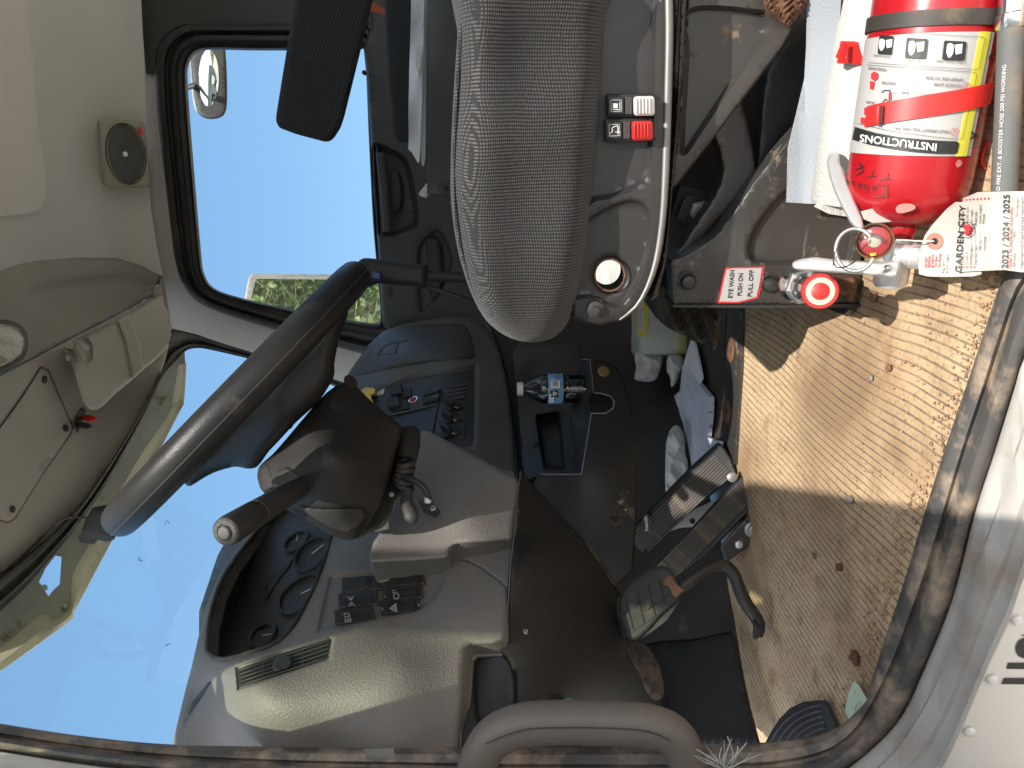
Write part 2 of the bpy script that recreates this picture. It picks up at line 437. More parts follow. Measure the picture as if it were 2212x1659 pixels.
M['tagp'] = mat('tag_card', (.44, .41, .36), .75, var=.06, dust=(.5, .38, .25), dsc=20, dthr=.64)
M['mint'] = mat('mint_paper', (.50, .58, .44), .8, var=.04)
M['mintp'] = mat('mint_plastic', (.17, .42, .27), .45)
M['cloth'] = mat('white_rag', (.60, .59, .55), .95, var=.02, vs=5)
M['fibre'] = mat('pale_fibre', (.45, .47, .45), .6)
M['grab'] = mat('grab_handle_plastic', (.15, .128, .11), .48, 500, .2, var=.1, dust=(.14, .095, .06), dsc=12, dthr=.66)
M['sill'] = mat('grey_sill_paint', (.42, .40, .375), .45, var=.15, dust=(.27, .21, .155), dsc=9, dthr=.47, dw=.25, spec=.5)
M['sillb'] = mat('dirty_sill_seal', (.085, .08, .075), .55, var=.4, dust=(.38, .29, .21), dsc=17, dthr=.46, dw=.2)
M['wpaint'] = mat('white_body_paint', (.80, .775, .74), .3, var=.04)
M['beigem'] = mat('beige_painted_metal', (.75, .66, .48), .6, var=.15, dust=(.24, .20, .14), dsc=14, dthr=.56)
M['olive'] = mat('visor_inner_metal', (.46, .43, .355), .6, var=.2, dust=(.2, .16, .1), dsc=14, dthr=.56)
M['towel'] = mat('paper_towel', (.50, .485, .455), .95, 330, .6, var=.03)
M['towel_shaded'] = mat('shaded_towel_paper', (.30, .32, .345), .9, 420, .3, var=.05)  # towel paper again, with its bluish shade put into the colour
M['card'] = mat('cardboard', (.22, .13, .08), .8)
M['spk'] = mat('speaker_housing', (.31, .29, .22), .55, 500, .15, var=.06)
M['hose'] = mat('grey_hose', (.11, .11, .105), .7, var=.25, dust=(.22, .165, .11), dsc=18, dthr=.5, dw=.2)
M['led'] = mat('red_lens', (.35, .005, .008), .2)
M['clot'] = mat('dirt_clod', (.20, .10, .06), .95, 60, .6, var=.4)
M['rock'] = mat('pebble', (.24, .215, .185), .9, var=.3)
M['orange'] = mat('orange_webbing', (.35, .06, .02), .8)
M['sand'] = mat('dry_ground', (.45, .40, .33), .95, 12, .3, var=.25, vs=1.5)

def m_weave():                                # knitted seat cloth
    s = NT('seat_cloth'); x, y, z = s.xyz()
    wob = s.math('MULTIPLY', s.noise(14, 3), .006); zz = s.math('ADD', z, wob)
    a = s.math('SINE', s.math('MULTIPLY', s.math('ADD', x, s.math('MULTIPLY', s.noise(9, 2), .01)), 2 * math.pi / .0032))
    yz = s.math('SUBTRACT', zz, y)
    b = s.math('SINE', s.math('MULTIPLY', yz, 2 * math.pi / .0026))
    n = s.noise(420, 2, .7)
    h = s.math('ADD', s.math('MULTIPLY', s.math('MULTIPLY', s.math('ADD', a, 1), s.math('ADD', b, 1.3)), .22), s.math('MULTIPLY', n, .75))
    c = s.ramp(h, [(.48, (.007, .007, .0075)), (.78, (.027, .0255, .024)), (1.02, (.085, .079, .071))])
    big = s.ramp(s.noise(7, 4), [(.35, G(.7)), (.7, G(1.15))]); mx = s.n('Mix', data_type='RGBA', blend_type='MULTIPLY'); mx.inputs[0].default_value = 1
    s.l(c, mx.inputs[6]); s.l(big, mx.inputs[7]); s.l(mx.outputs[2], s.b.inputs['Base Color'])
    s.b.inputs['Roughness'].default_value = .85; s.b.inputs['Sheen Weight'].default_value = .15; s.bump(h, .6, .0012); return s.m
M['weave'] = m_weave()
def m_ribcloth():
    s = NT('ribbed_black_cloth'); v = s.map((1, 1, 1), (0, 0, 0)); x, y, z = s.xyz(v)
    a = s.math('SINE', s.math('MULTIPLY', s.math('ADD', z, s.math('MULTIPLY', x, .35)), 2 * math.pi / .0052)); n = s.noise(300, 2)
    h = s.math('ADD', s.math('MULTIPLY', a, .35), n)
    s.l(s.ramp(h, [(.3, (.007, .007, .008)), (.95, (.026, .026, .028))]), s.b.inputs['Base Color']); s.b.inputs['Roughness'].default_value = .9; s.bump(h, .6, .0015); return s.m
M['rib'] = m_ribcloth()
def m_mat():                                  # ribbed rubber mat under dried mud and sand
    s = NT('dirty_ribbed_mat'); x, y, z = s.xyz()
    n1 = s.noise(4.5, 1.5, .5, s.map((1, .6, 1))); n2 = s.noise(16, 2)
    w_ = s.math('ADD', s.math('MULTIPLY', s.math('SUBTRACT', n1, .5), .045), s.math('MULTIPLY', s.math('SUBTRACT', n2, .5), .003))
    xx = s.math('ADD', s.math('ADD', x, w_), s.math('MULTIPLY', y, .05))
    wv = s.math('SINE', s.math('MULTIPLY', xx, 2 * math.pi / .0098))
    lines = s.ramp(s.math('ADD', s.math('MULTIPLY', wv, .5), .5), [(.80, G(0)), (.93, G(1))])
    brk = s.ramp(s.noise(11, 5, .65), [(.45, G(1)), (.66, G(.35))]); fine = s.noise(240, 4, .75)
    brk2 = s.ramp(s.noise(90, 3, .6), [(.25, G(.5)), (.45, G(1))])
    lf = s.math('MULTIPLY', s.math('MULTIPLY', s.math('MULTIPLY', lines, brk), brk2), .62)
    sand = s.mix(s.ramp(s.noise(7, 6, .6), [(.3, G(0)), (.7, G(1))]), (.50, .335, .185, 1), (.74, .55, .345, 1))
    sand = s.mix(s.ramp(s.noise(26, 6, .7), [(.54, G(0)), (.72, G(1))]), sand, (.30, .185, .105, 1))
    sand = s.mix(s.ramp(fine, [(.31, G(1)), (.47, G(0))]), sand, (.22, .15, .09, 1))
    grey = s.mix(s.ramp(s.noise(3.2, 4, .5), [(.44, G(0)), (.64, G(1))]), sand, (.28, .18, .10, 1))
    c = s.mix(lf, grey, (.055, .052, .05, 1))
    ridge = s.ramp(s.math('ADD', s.math('MULTIPLY', wv, .5), .5), [(.58, G(0)), (.68, G(1)), (.76, G(0))])
    c = s.mix(s.math('MULTIPLY', ridge, .25), c, (.56, .47, .36, 1))
    crumb = s.ramp(s.noise(75, 5, .8), [(.66, G(0)), (.70, G(1))]); c = s.mix(crumb, c, (.17, .085, .045, 1))
    s.l(c, s.b.inputs['Base Color']); s.b.inputs['Roughness'].default_value = .9; s.b.inputs['Specular IOR Level'].default_value = .25
    h = s.math('ADD', s.math('MULTIPLY', lf, -.35), s.math('MULTIPLY', fine, .45)); s.bump(s.math('ADD', h, s.math('MULTIPLY', crumb, 1.2)), .6, .0022); return s.m
M['mat'] = m_mat()
def m_ribs(name, ax, per, hi, lo, dust=True):
    s = NT(name); v = s.xyz(); c = s.math('ADD', s.math('ADD', s.math('MULTIPLY', v[0], ax[0]), s.math('MULTIPLY', v[1], ax[1])), s.math('MULTIPLY', v[2], ax[2]))
    wv = s.math('SINE', s.math('MULTIPLY', c, 2 * math.pi / per)); q = s.ramp(wv, [(.3, lo), (.7, hi)])
    if dust: q = s.mix(s.ramp(s.noise(28, 6, .7), [(.55, G(0)), (.75, G(1))]), q, (.15, .105, .07, 1))
    s.l(q, s.b.inputs['Base Color']); s.b.inputs['Roughness'].default_value = .6; s.bump(wv, .8, .002); return s.m
def m_glass(name, tint, refl=.06):
    s = NT(name); t = s.t; t.nodes.remove(s.b); tr = s.n('BsdfTransparent'); tr.inputs[0].default_value = tint + (1,); gl = s.n('BsdfGlossy'); gl.inputs['Roughness'].default_value = .02
    fr = s.n('Fresnel'); fr.inputs[0].default_value = 1.45; mx = s.n('MixShader'); s.l(s.math('MULTIPLY', fr.outputs[0], refl / .045), mx.inputs[0]); s.l(tr.outputs[0], mx.inputs[1]); s.l(gl.outputs[0], mx.inputs[2])
    s.l(mx.outputs[0], t.nodes['Material Output'].inputs[0]); return s.m
M['glass'] = m_glass('window_glass', (.93, .96, .95), .002)
M['tglass'] = m_glass('tinted_door_glass', (.96, 1.0, .86), .01)
M['lens'] = m_glass('gauge_glass', (.85, .86, .86), .05)
M['pet'] = m_glass('clear_bottle_plastic', (.80, .84, .84), .09)
def m_mirror():
    s = NT('mirror_glass'); s.b.inputs['Metallic'].default_value = 1; s.b.inputs['Roughness'].default_value = .015; s.b.inputs['Base Color'].default_value = (.9, .92, .92, 1); return s.m
M['mirror'] = m_mirror()
def m_jug():
    s = NT('milky_jug_plastic'); x, y, z = s.xyz()
    z = s.math('ADD', z, .06); s.l(s.ramp(z, [(0, (.42, .46, .10)), (.03, (.46, .50, .22)), (.04, (.50, .53, .46)), (1, (.50, .54, .53))]), s.b.inputs['Base Color'])
    s.b.inputs['Roughness'].default_value = .35; s.b.inputs['Subsurface Weight'].default_value = .0; return s.m
M['jug'] = m_jug()
def m_print():
    s = NT('printed_sheet'); x, y, z = s.xyz(); c = s.math('ADD', s.math('MULTIPLY', x, .2), y)
    a = s.ramp(s.math('SINE', s.math('MULTIPLY', c, 2 * math.pi / .0068)), [(.62, G(0)), (.8, G(1))]); n = s.ramp(s.noise(130, 3, .6, s.map((1, .15, 1))), [(.46, G(0)), (.56, G(1))])
    s.l(s.mix(s.math('MULTIPLY', s.math('MULTIPLY', a, n), .75), (.58, .60, .68, 1), (.16, .17, .2, 1)), s.b.inputs['Base Color']); s.b.inputs['Roughness'].default_value = .8; return s.m
M['print'] = m_print()
def m_grille():
    s = NT('speaker_grille'); x, y, z = s.xyz(); a = s.math('SINE', s.math('MULTIPLY', s.math('ADD', x, z), 2 * math.pi / .0058))
    s.l(s.ramp(a, [(.3, (.035, .034, .03)), (.8, (.15, .143, .118))]), s.b.inputs['Base Color']); s.b.inputs['Roughness'].default_value = .5; s.bump(a, .6, .001); return s.m
M['grille'] = m_grille()
def m_leaf():
    s = NT('leaf'); s.l(s.ramp(s.noise(1.7, 4), [(.3, (.05, .085, .018)), (.5, (.17, .22, .05)), (.68, (.42, .38, .19))]), s.b.inputs['Base Color']); s.b.inputs['Roughness'].default_value = .7; return s.m
M['leaf'] = m_leaf()

# ================================================================== THE PLACE
# ------------------------------------------------------------------ ground outside and the brushy bank the mirrors see
def grid(name, x0, x1, y0, y1, n, zf, m):
    vs = [(x0 + (x1 - x0) * i / n, y0 + (y1 - y0) * j / n, 0) for i in range(n + 1) for j in range(n + 1)]
    vs = [(a, b, zf(a, b)) for a, b, _ in vs]; k = n + 1
    return link(name, vs, [(i * k + j, (i + 1) * k + j, (i + 1) * k + j + 1, i * k + j + 1) for i in range(n) for j in range(n)], m, None)
g = grid('ground', -400, 400, -400, 400, 80, lambda a, b: 0, M['sand']); tag(g, kind='structure')
bk = grid('hillside', 6, 40, -2, 40, 24, lambda a, b: min(1, max(0, (a - 7) / 7)) * 5.5 + .4 * math.sin(a * 1.3) * math.sin(b) - .3, mat('dry_bank', (.16, .15, .07), .95, var=.4)); tag(bk, kind='structure')
vs = []; fs = []
for i in range(16000):
    a = random.uniform(6.5, 15); b = random.uniform(1.2, 14); hh = max(0, min(1, (a - 6) / 6)) * 5.2
    c = Vector((a, b, random.random() * 1.2 + min(1, max(0, (a - 7) / 7)) * 5.5)); d1 = Vector((random.gauss(0, 1), random.gauss(0, 1), random.gauss(0, 1))).normalized(); d2 = d1.orthogonal().normalized()
    tw = random.random() < .35; L, wd = (random.uniform(.4, 1.1), .012) if tw else (random.uniform(.08, .2), random.uniform(.05, .1)); o = len(vs)
    vs += [c - d1 * L / 2, c + d2 * wd, c + d1 * L / 2, c - d2 * wd]; fs.append((o, o + 1, o + 2, o + 3))
tag(link('brush', vs, fs, M['leaf'], None, False), 'dry green brush bank seen in the door mirror', kind='stuff')

# ------------------------------------------------------------------ the cab shell
FARB = .14; far = tY(2.25, FARB); N0 = tY(.56, -.10)
floorfn = tZ(-.40)
cab = thing('truck_cab', 'grey and black truck cab shell around the driver seat and dashboard', 'truck cab', (0, 1.3, 1.13))
# headliner
ceil = tps([(305, -60, 1.99), (305, 0, 2.0), (318, 300, 2.09), (335, 540, 2.17), (352, 595, 2.19), (255, 0, 1.985), (262, 300, 2.06), (275, 540, 2.14), (200, 0, 1.93), (200, 300, 2.0), (205, 540, 2.06),
            (100, 0, 1.81), (100, 300, 1.87), (100, 540, 1.92), (0, 0, 1.67), (0, 300, 1.71), (0, 560, 1.74), (-60, 0, 1.60), (-60, 560, 1.63)])
relief('headliner', cab, M['head'], [(-70, -60), (303, -60), (305, 0), (312, 150), (318, 300), (326, 450), (340, 540), (353, 600), (330, 640), (250, 600), (90, 610), (-70, 660)], ceil, .02, step=26)
relief('headliner_pad', cab, M['headpad'], [(-60, -60), (42, -60), (57, 0), (72, 120), (86, 260), (103, 385), (103, 420), (92, 452), (66, 462), (-60, 472)], up_(ceil, .022), .02, rnd=9, rd=.018, step=22, cr=12)
# speaker
sp = relief('speaker', cab, M['spk'], [(210, 257), (298, 259), (312, 268), (320, 330), (327, 395), (322, 405), (234, 407), (222, 398)], up_(ceil, .045), .05, rnd=14, rd=.02, step=12, cr=10)
spf = up_(ceil, .047)
relief('grille', sp, M['grille'], ell(272, 332, 40, 66, -11, 44), spf, .01, rnd=10, rd=.004, step=10)
tube('grille_ring', sp, M['stack'], [P(a, b, spf(a, b) - .002) for a, b in ell(272, 332, 42, 67, -11, 50)], .0018, 8, True)
pdisc('cone', sp, M['alum'], spf, 270, 333, 6, [(0, 1), (.004, .9), (.007, .3)], 20)
mk = Marks(); mk.poly(ell(303, 284, 5, 11, -12, 20), spf, .004); mk.build('badge', sp, M['inkr'])
# passenger side wall round the window: rear post, upper strip, front post
win_o = [(650, 50), (553, 50), (430, 50), (390, 56), (356, 78), (340, 108), (336, 150), (342, 260), (358, 400), (370, 500), (378, 560), (396, 615), (440, 660), (560, 702), (700, 742), (830, 772), (842, 740), (836, 600), (822, 400), (812, 200), (800, 70), (770, 50)]
win_i = [(650, 108), (553, 108), (450, 107), (420, 117), (406, 142), (404, 170), (408, 240), (420, 390), (433, 540), (440, 590), (462, 623), (520, 644), (620, 667), (740, 690), (812, 700), (822, 690), (818, 620), (806, 480), (797, 300), (788, 120), (770, 108)]
win_i2 = [win_o[int(np.argmin([(a - c) ** 2 + (b - d) ** 2 for c, d in win_o]))] for a, b in win_i]
side = relief('side_trim', cab, M['pillar'], [(303, -60), (312, 150), (318, 300), (326, 450), (340, 560), (356, 650), (372, 716), (420, 735), (560, 778), (760, 848), (860, 880), (1000, 700), (1000, -60)], far, .06, step=30, holes=[[((a + c) / 2, (b + d) / 2) for (a, b), (c, d) in zip(win_i, win_i2)]])
post = relief('rear_post', cab, M['doorp'], [(303, -60), (307, 60), (316, 160), (332, 162), (340, 100), (360, 70), (395, 52), (1000, 48), (1000, -60)], up_(far, .012), .01, step=22)
def band(name, par, m, oa, ob, fn, prof, closed=True, step=12, nseg=None):
    """gasket or sill section swept between two outlines"""
    A = np.array(catmull(oa, step, closed)); n = len(A)
    Bc = np.array(catmull(ob, step * .5, closed))
    def par_(c):
        L = np.concatenate([[0], np.cumsum(np.linalg.norm(np.diff(c, axis=0), axis=1))]); return L / L[-1]
    pa = par_(A); pb = par_(Bc); Bm = np.stack([np.interp(pa, pb, Bc[:, i]) for i in (0, 1)], 1)
    vs = []; fs = []; m_ = len(prof)
    for a, b in zip(A, Bm):
        for f, l in prof:
            q = a + (b - a) * f; vs.append(P(q[0], q[1], fn(q[0], q[1], f) - l))
    for i in range(n if closed else n - 1):
        j = (i + 1) % n
        for k in range(m_ - 1): fs.append((i * m_ + k, i * m_ + k + 1, j * m_ + k + 1, j * m_ + k))
    return link(name, vs, fs, m, par, True, 50)
wf = lambda x, y, f: far(x, y)
band('window_gasket', cab, M['rubber'], win_o, win_i, wf, [(0, .0), (.03, .022), (.12, .034), (.26, .034), (.33, .014), (.4, .010), (.46, .024), (.60, .026), (.70, .010), (.84, .004), (.93, .012), (1.0, .0), (1.02, -.03)])
relief('window_glass', cab, M['glass'], [(a + (-6 if a < 600 else 6), b + (-6 if b < 300 else 6)) for a, b in win_i], up_(far, -.03), .004, step=60)
# passenger door
pw = [(1285, 545), (1350, 540), (1352, 640), (1288, 645)]
dr = relief('door_panel', cab, M['doorp'], [(785, 100), (793, 180), (806, 400), (818, 560), (826, 700), (860, 760), (1010, 900), (1400, 900), (1700, 700), (1700, -60), (800, -60), (800, 60)], up_(far, .05), .03, rnd=12, rd=.03, step=24, holes=[pw],
            emb=[([(806, 318), (848, 328), (876, 350), (889, 400), (899, 470), (886, 492), (818, 503), (812, 420)], .045, 12, True), ([(905, 545), (925, 512), (950, 500), (975, 560), (955, 620), (925, 660), (907, 664)], .012, 8, True)])
relief('low_window', dr, M['glass'], [(1280, 538), (1356, 533), (1358, 646), (1282, 651)], far, .004, step=30)
relief('pull_grip', dr, M['doorp'], [(842, 372), (860, 372), (868, 400), (868, 440), (862, 456), (846, 455), (843, 410)], up_(far, .03), .03, rnd=7, rd=.01, step=8, sm=True)
relief('door_handle', dr, M['black'], [(921, 520), (940, 516), (952, 530), (956, 600), (945, 640), (930, 640), (923, 570)], up_(far, .062), .02, rnd=8, rd=.012, step=8, sm=True)
tube('grab_rail', dr, M['doorp'], [P(822, 330, far(822, 330) - .07), P(830, 400, far(830, 400) - .075), P(838, 500, far(838, 500) - .07)], .014, 12, sub=.02)
pdisc('latch_knob', dr, M['black'], up_(far, .05), 788, 158, 5, [(0, 1), (.012, 1), (.016, .6)], 14)
# roof header, overhead console and front post
crz = [(-70, 848), (0, 811), (140, 740), (247, 686), (333, 640), (352, 594)]
hdrc = [(-70, 1305), (0, 1250), (60, 1200), (120, 1150), (185, 1080), (240, 1000), (290, 920), (330, 850), (355, 785), (372, 715)]
shelf = tps([(-60, 600, 1.53), (0, 585, 1.60), (90, 562, 1.78), (250, 557, 2.05), (352, 594, 2.185), (0, 700, 1.50), (150, 650, 1.82), (260, 640, 2.02), (0, 811, 1.43), (-60, 845, 1.36), (140, 740, 1.67), (247, 686, 1.94), (333, 640, 2.14)])
under = tps([(-60, 845, 1.36), (0, 811, 1.43), (140, 740, 1.67), (247, 686, 1.94), (333, 640, 2.14), (352, 594, 2.185), (372, 715, 2.09), (330, 850, 1.976), (240, 1000, 1.77), (120, 1150, 1.556), (0, 1250, 1.387), (-60, 1300, 1.32), (100, 950, 1.585), (200, 850, 1.80), (0, 1050, 1.405)])
oc = relief('overhead_console', cab, M['overu'], [(-70, 604), (0, 585), (45, 570), (90, 562), (170, 556), (250, 557), (300, 572), (352, 594), (333, 640), (247, 686), (140, 740), (0, 811), (-70, 848)], shelf, .03, rnd=7, rd=.03, step=16,
            emb=[([(60, 632), (140, 610), (290, 596), (338, 622), (240, 668), (100, 722), (95, 690)], .02, 26, True)])
ou = relief('underside', oc, M['over'], crz + hdrc[::-1], up_(under, .004), .02, rnd=4, rd=.008, step=18)
relief('access_cover', oc, M['over'], [(-70, 1010), (0, 925), (45, 862), (88, 796), (104, 802), (130, 862), (156, 922), (150, 938), (90, 1025), (32, 1118), (18, 1127), (-30, 1112), (-70, 1095)], up_(under, .010), .012, rnd=3, rd=.005, step=14, cr=9, emb=[([(84, 1006), (92, 994), (104, 990), (112, 996), (98, 1016)], .012, 4, True)])
for k, (a, b) in enumerate([(95, 820), (141, 925), (26, 1100)]):
    s_ = pdisc('screw', oc, M['black'], up_(under, .010), a, b, 6, [(0, 1), (.003, .95), (.0045, .5), (.004, 0.1)], 18)
dl = relief('dome_light', oc, M['stack'], [(-70, 700), (0, 690), (35, 697), (56, 715), (61, 745), (50, 775), (20, 795), (-20, 812), (-70, 830)], up_(shelf, .012), .02, rnd=6, rd=.008, step=12, sm=True)
relief('lens', dl, mat('dome_lens', (.33, .30, .25), .15, 45, .8, var=.4, vs=30), [(-70, 708), (0, 700), (32, 706), (49, 722), (53, 745), (43, 768), (16, 785), (-20, 800), (-70, 815)], up_(shelf, .018), .01, rnd=8, rd=.006, step=8, sm=True)
mk = Marks(); mk.line([(0, 923), (45, 860), (88, 793), (105, 800), (131, 861), (158, 922), (152, 940), (91, 1027), (33, 1120), (18, 1130), (-30, 1116)], 2, up_(under, .003), .003); mk.build('cover_gap', oc, M['stack'])
tp = relief('terminal_plate', oc, M['stack'], [(177, 880), (186, 886), (168, 936), (158, 912)], up_(under, .008), .004, step=8)
for nm, m_, a, b in (('red_terminal', M['redp'], 178, 902), ('black_terminal', M['black'], 166, 917)):
    o_ = P(a, b, under(a, b) - .006); dn = (P(a + 28, b + (2 if nm[0] == 'r' else 4), under(a, b) - .02) - o_)
    lathe(nm, tp, m_, o_, dn, [(0, .006), (.012, .006), (.013, .0075), (.024, .0075), (.025, .0068), (.036, .0068), (.037, .004), (.044, .0035)], 20)
# header gasket over the windscreen, running down the front post
gl_e = [(-70, 1378), (0, 1322), (60, 1265), (105, 1212), (150, 1158), (220, 1060), (280, 955), (325, 868), (352, 812), (385, 775), (402, 758), (425, 752), (460, 757), (560, 781), (660, 812), (760, 846)]
hd_e = [(-70, 1300), (0, 1246), (60, 1197), (120, 1146), (185, 1076), (240, 996), (290, 916), (328, 848), (352, 783), (368, 716), (380, 712), (400, 716), (430, 724), (470, 738), (560, 766), (660, 798), (760, 832)]
hf = tps([(0, 1250, 1.37), (120, 1150, 1.54), (240, 1000, 1.755), (330, 850, 1.96), (372, 715, 2.08), (450, 740, 2.14), (560, 780, 2.16), (760, 840, 2.18), (-70, 1380, 1.25), (400, 757, 2.13)])
band('windscreen_gasket', cab, M['rubber'], hd_e, gl_e, lambda x, y, f: hf(x, y), [(0, -.01), (.02, .012), (.10, .022), (.30, .020), (.42, .006), (.60, .004), (.68, .012), (.74, .012), (.8, .002), (.98, .0), (1.0, -.03)], closed=False)
wsf = tps([(-60, 1380, 1.30), (0, 1322, 1.40), (150, 1158, 1.62), (280, 955, 1.87), (385, 775, 2.14), (560, 781, 2.20), (760, 846, 2.22), (300, 1600, 1.05), (0, 1600, .95), (150, 1500, 1.20), (400, 1480, 1.45), (450, 1300, 1.75), (600, 1050, 2.05), (350, 1300, 1.55), (250, 1350, 1.5)])
wg = relief('windscreen', cab, M['glass'], gl_e + [(900, 900), (800, 1150), (600, 1300), (460, 1500), (420, 1640), (-70, 1600)], wsf, .005, step=60)
# bugs that died on the windscreen
for k, (a, b) in enumerate([(362, 1128), (303, 1209), (363, 1393)]):
    vv = [P(a + random.uniform(-6, 6), b + random.uniform(-5, 5), wsf(a, b) - .006) for _ in range(5)]
    tube('squashed_bug', wg, M['ink'], vv, .0006, 6)
# steel sun shade outside above the windscreen
sh = thing('exterior_sun_shade', 'beige painted metal sun shade outside above the windscreen', 'sun shade', P(120, 1300, 1.55))
vsf = tps([(0, 1451, 1.335), (160, 1319, 1.56), (240, 1171, 1.72), (320, 1020, 1.90), (387, 890, 2.06), (403, 780, 2.15), (0, 1250, 1.50), (120, 1140, 1.72), (240, 990, 1.93), (340, 820, 2.12), (-70, 1500, 1.26)])
relief('shade_panel', sh, M['olive'], [(-70, 1485), (0, 1440), (143, 1336), (158, 1315), (238, 1170), (318, 1018), (384, 889), (395, 864), (400, 783), (398, 745), (340, 780), (210, 985), (100, 1130), (-70, 1270)], vsf, .004, step=24,
       holes=[[(84, 1258), (98, 1228), (120, 1200), (133, 1203), (129, 1262), (115, 1275), (104, 1289), (92, 1268)]])
lipo = [(-70, 1492), (0, 1451), (146, 1345), (162, 1319), (241, 1171), (321, 1020), (388, 890), (398, 866), (403, 783)]
lipi = [(-70, 1440), (0, 1400), (88, 1328), (118, 1340), (150, 1312), (158, 1240), (200, 1165), (300, 990), (362, 900), (372, 868), (385, 790)]
band('shade_lip', sh, M['beigem'], lipo, lipi, lambda x, y, f: vsf(x, y), [(0, 0), (.02, .03), (.4, .035), (.5, .028), (.95, .010), (1, 0)], closed=False)
pdisc('bolt', sh, M['zinc'], up_(vsf, .004), 138, 1314, 5, [(0, 1), (.006, 1), (.008, .7)], 12)
relief('bracket', sh, M['white'], [(78, 1250), (84, 1256), (104, 1286), (101, 1291), (95, 1284)], up_(vsf, -.02), .01, step=8)
relief('hinge', sh, M['zinc'], [(90, 1262), (102, 1264), (103, 1274), (96, 1276)], up_(vsf, -.01), .01, step=6)
# door mirrors of the passenger side
mf = tY(3.1, .75)
mi = thing('door_mirror', 'tall rectangular door mirror outside the passenger window reflecting green brush', 'mirror', P(690, 645, mf(690, 645)))
mo = [(543, 591), (832, 594), (846, 608), (846, 709), (832, 718), (690, 706), (533, 674), (527, 652), (536, 604)]
def flatmirror(name, par, out, fn, lift):
    n = prep(out, 14, False, 6); vv = [P(a, b, fn(a, b) - lift) for a, b in n]; return link(name, vv, [tuple(range(len(vv)))], M['mirror'], par, False)
ctr = P(690, 650, mf(690, 650)); nd = ((Vector((12, 6, 1.9)) - ctr).normalized() + (Vector((0, 0, CZ)) - ctr).normalized()).normalized()
def mplane(lift): return lambda x, y: ((ctr - Vector((0, 0, CZ)) + nd * lift).dot(nd)) / ray(x, y).dot(nd)
relief('mirror_frame', mi, M['sill'], mo, mplane(-.004), .03, rnd=5, rd=.01, step=14, cr=8)
flatmirror('glass', mi, [(553, 602), (826, 605), (836, 614), (836, 700), (826, 704), (690, 692), (545, 662), (541, 650)], mplane(.0), .035)
tube('mirror_arm', mi, M['chrome'], [P(800, 640, 3.0), P(800, 700, 2.85), P(815, 715, 2.7)], .012, 10)
cf = tC(2.55)
cm = thing('convex_mirror', 'small rounded convex mirror with black rim at the top of the passenger window', 'mirror', P(450, 180, 2.5))
co = [(412, 130), (420, 95), (445, 78), (480, 78), (488, 120), (491, 200), (488, 240), (476, 254), (450, 257), (430, 246), (420, 215)]
relief('rim', cm, M['rubber'], co, cf, .05, rnd=5, rd=.012, step=10, sm=True)
cpts = prep([(424, 130), (432, 100), (452, 86), (476, 86), (482, 120), (485, 200), (482, 234), (472, 247), (452, 250), (438, 240), (430, 210)], 8, True, 0)
cc = np.mean(cpts, 0)
relief('convex_glass', cm, M['mirror'], [tuple(c) for c in cpts], lambda x, y: 2.535 + .03 * (((x - cc[0]) / 30) ** 2 + ((y - cc[1]) / 85) ** 2) + (x - cc[0]) * .0004, .01, step=8)
relief('mirror_back', cm, M['sill'], [(410, 130), (418, 95), (428, 100), (424, 140), (428, 210), (434, 240), (424, 240), (416, 215)], tC(2.56), .05, step=8, sm=True)
tube('bracket', cm, M['zinc'], [P(417, 185, 2.55), P(400, 190, 2.5), P(385, 195, 2.4)], .01, 10)

# ------------------------------------------------------------------ driver's doorway: seal, sill, outer skin
a_in = [(2290, 420), (2200, 530), (2169, 585), (2100, 790), (2013, 1052), (1950, 1260), (1905, 1395), (1874, 1490), (1842, 1545), (1790, 1580), (1700, 1600), (1600, 1607), (1400, 1611), (1100, 1613), (780, 1614), (600, 1613), (370, 1608), (180, 1590), (0, 1563), (-80, 1550)]
b_out = [(2290, 600), (2212, 770), (2190, 840), (2150, 970), (2106, 1106), (2059, 1289), (1992, 1456), (1942, 1556), (1859, 1639), (1780, 1690), (1700, 1715), (1600, 1725), (1400, 1725), (1100, 1720), (780, 1705), (600, 1695), (370, 1672), (180, 1650), (0, 1622), (-80, 1612)]
c_out = [(2330, 1000), (2250, 1170), (2212, 1249), (2179, 1346), (2136, 1439), (2076, 1579), (2036, 1659), (1980, 1740), (1900, 1800), (1800, 1840), (1700, 1850), (1500, 1850), (1200, 1850), (800, 1840), (370, 1800), (0, 1750), (-80, 1740)]
N1 = tY(.515, -.10); N2 = tY(.47, -.10)
df = thing('door_frame', 'worn rubber sealed driver doorway with dirty grey painted sill', 'door frame', (-.45, .5, 1.1))
lerpf = lambda fa, fb: (lambda x, y, f: fa(x, y) * (1 - f) + fb(x, y) * f)
band('door_seal', df, M['sillb'], a_in, b_out, lerpf(N0, N1), [(0, -.012), (.03, .003), (.16, .010), (.34, .008), (.40, -.001), (.47, -.001), (.54, .009), (.68, .012), (.82, .007), (.92, .0), (.97, -.008), (1.0, -.014)], closed=False, step=16)
band('door_sill', df, M['sill'], b_out, c_out, lerpf(N1, N2), [(0, -.016), (.02, .0), (.12, .002), (.30, .002), (.33, .006), (.62, .007), (.70, .002), (.80, .003), (.92, .008), (.985, .006), (1.0, -.01)], closed=False, step=18)
skin = relief('body_panel', df, M['wpaint'], [(2330, 960), (2212, 1240), (2179, 1338), (2136, 1430), (2076, 1570), (2036, 1650), (1990, 1720), (1900, 1790), (2000, 1830), (2420, 1830), (2420, 960)], up_(tY(.478, -.10), .0), .01, step=40)
for a, b in ((2190, 1340), (2137, 1468), (2088, 1580)):
    pdisc('rivet', df, M['wpaint'], tY(.476, -.10), a + 6, b, 10, [(0, 1), (.0015, .95), (.003, .7), (.0036, .2)], 20)
mk = Marks(); lf = tY(.478, -.10)
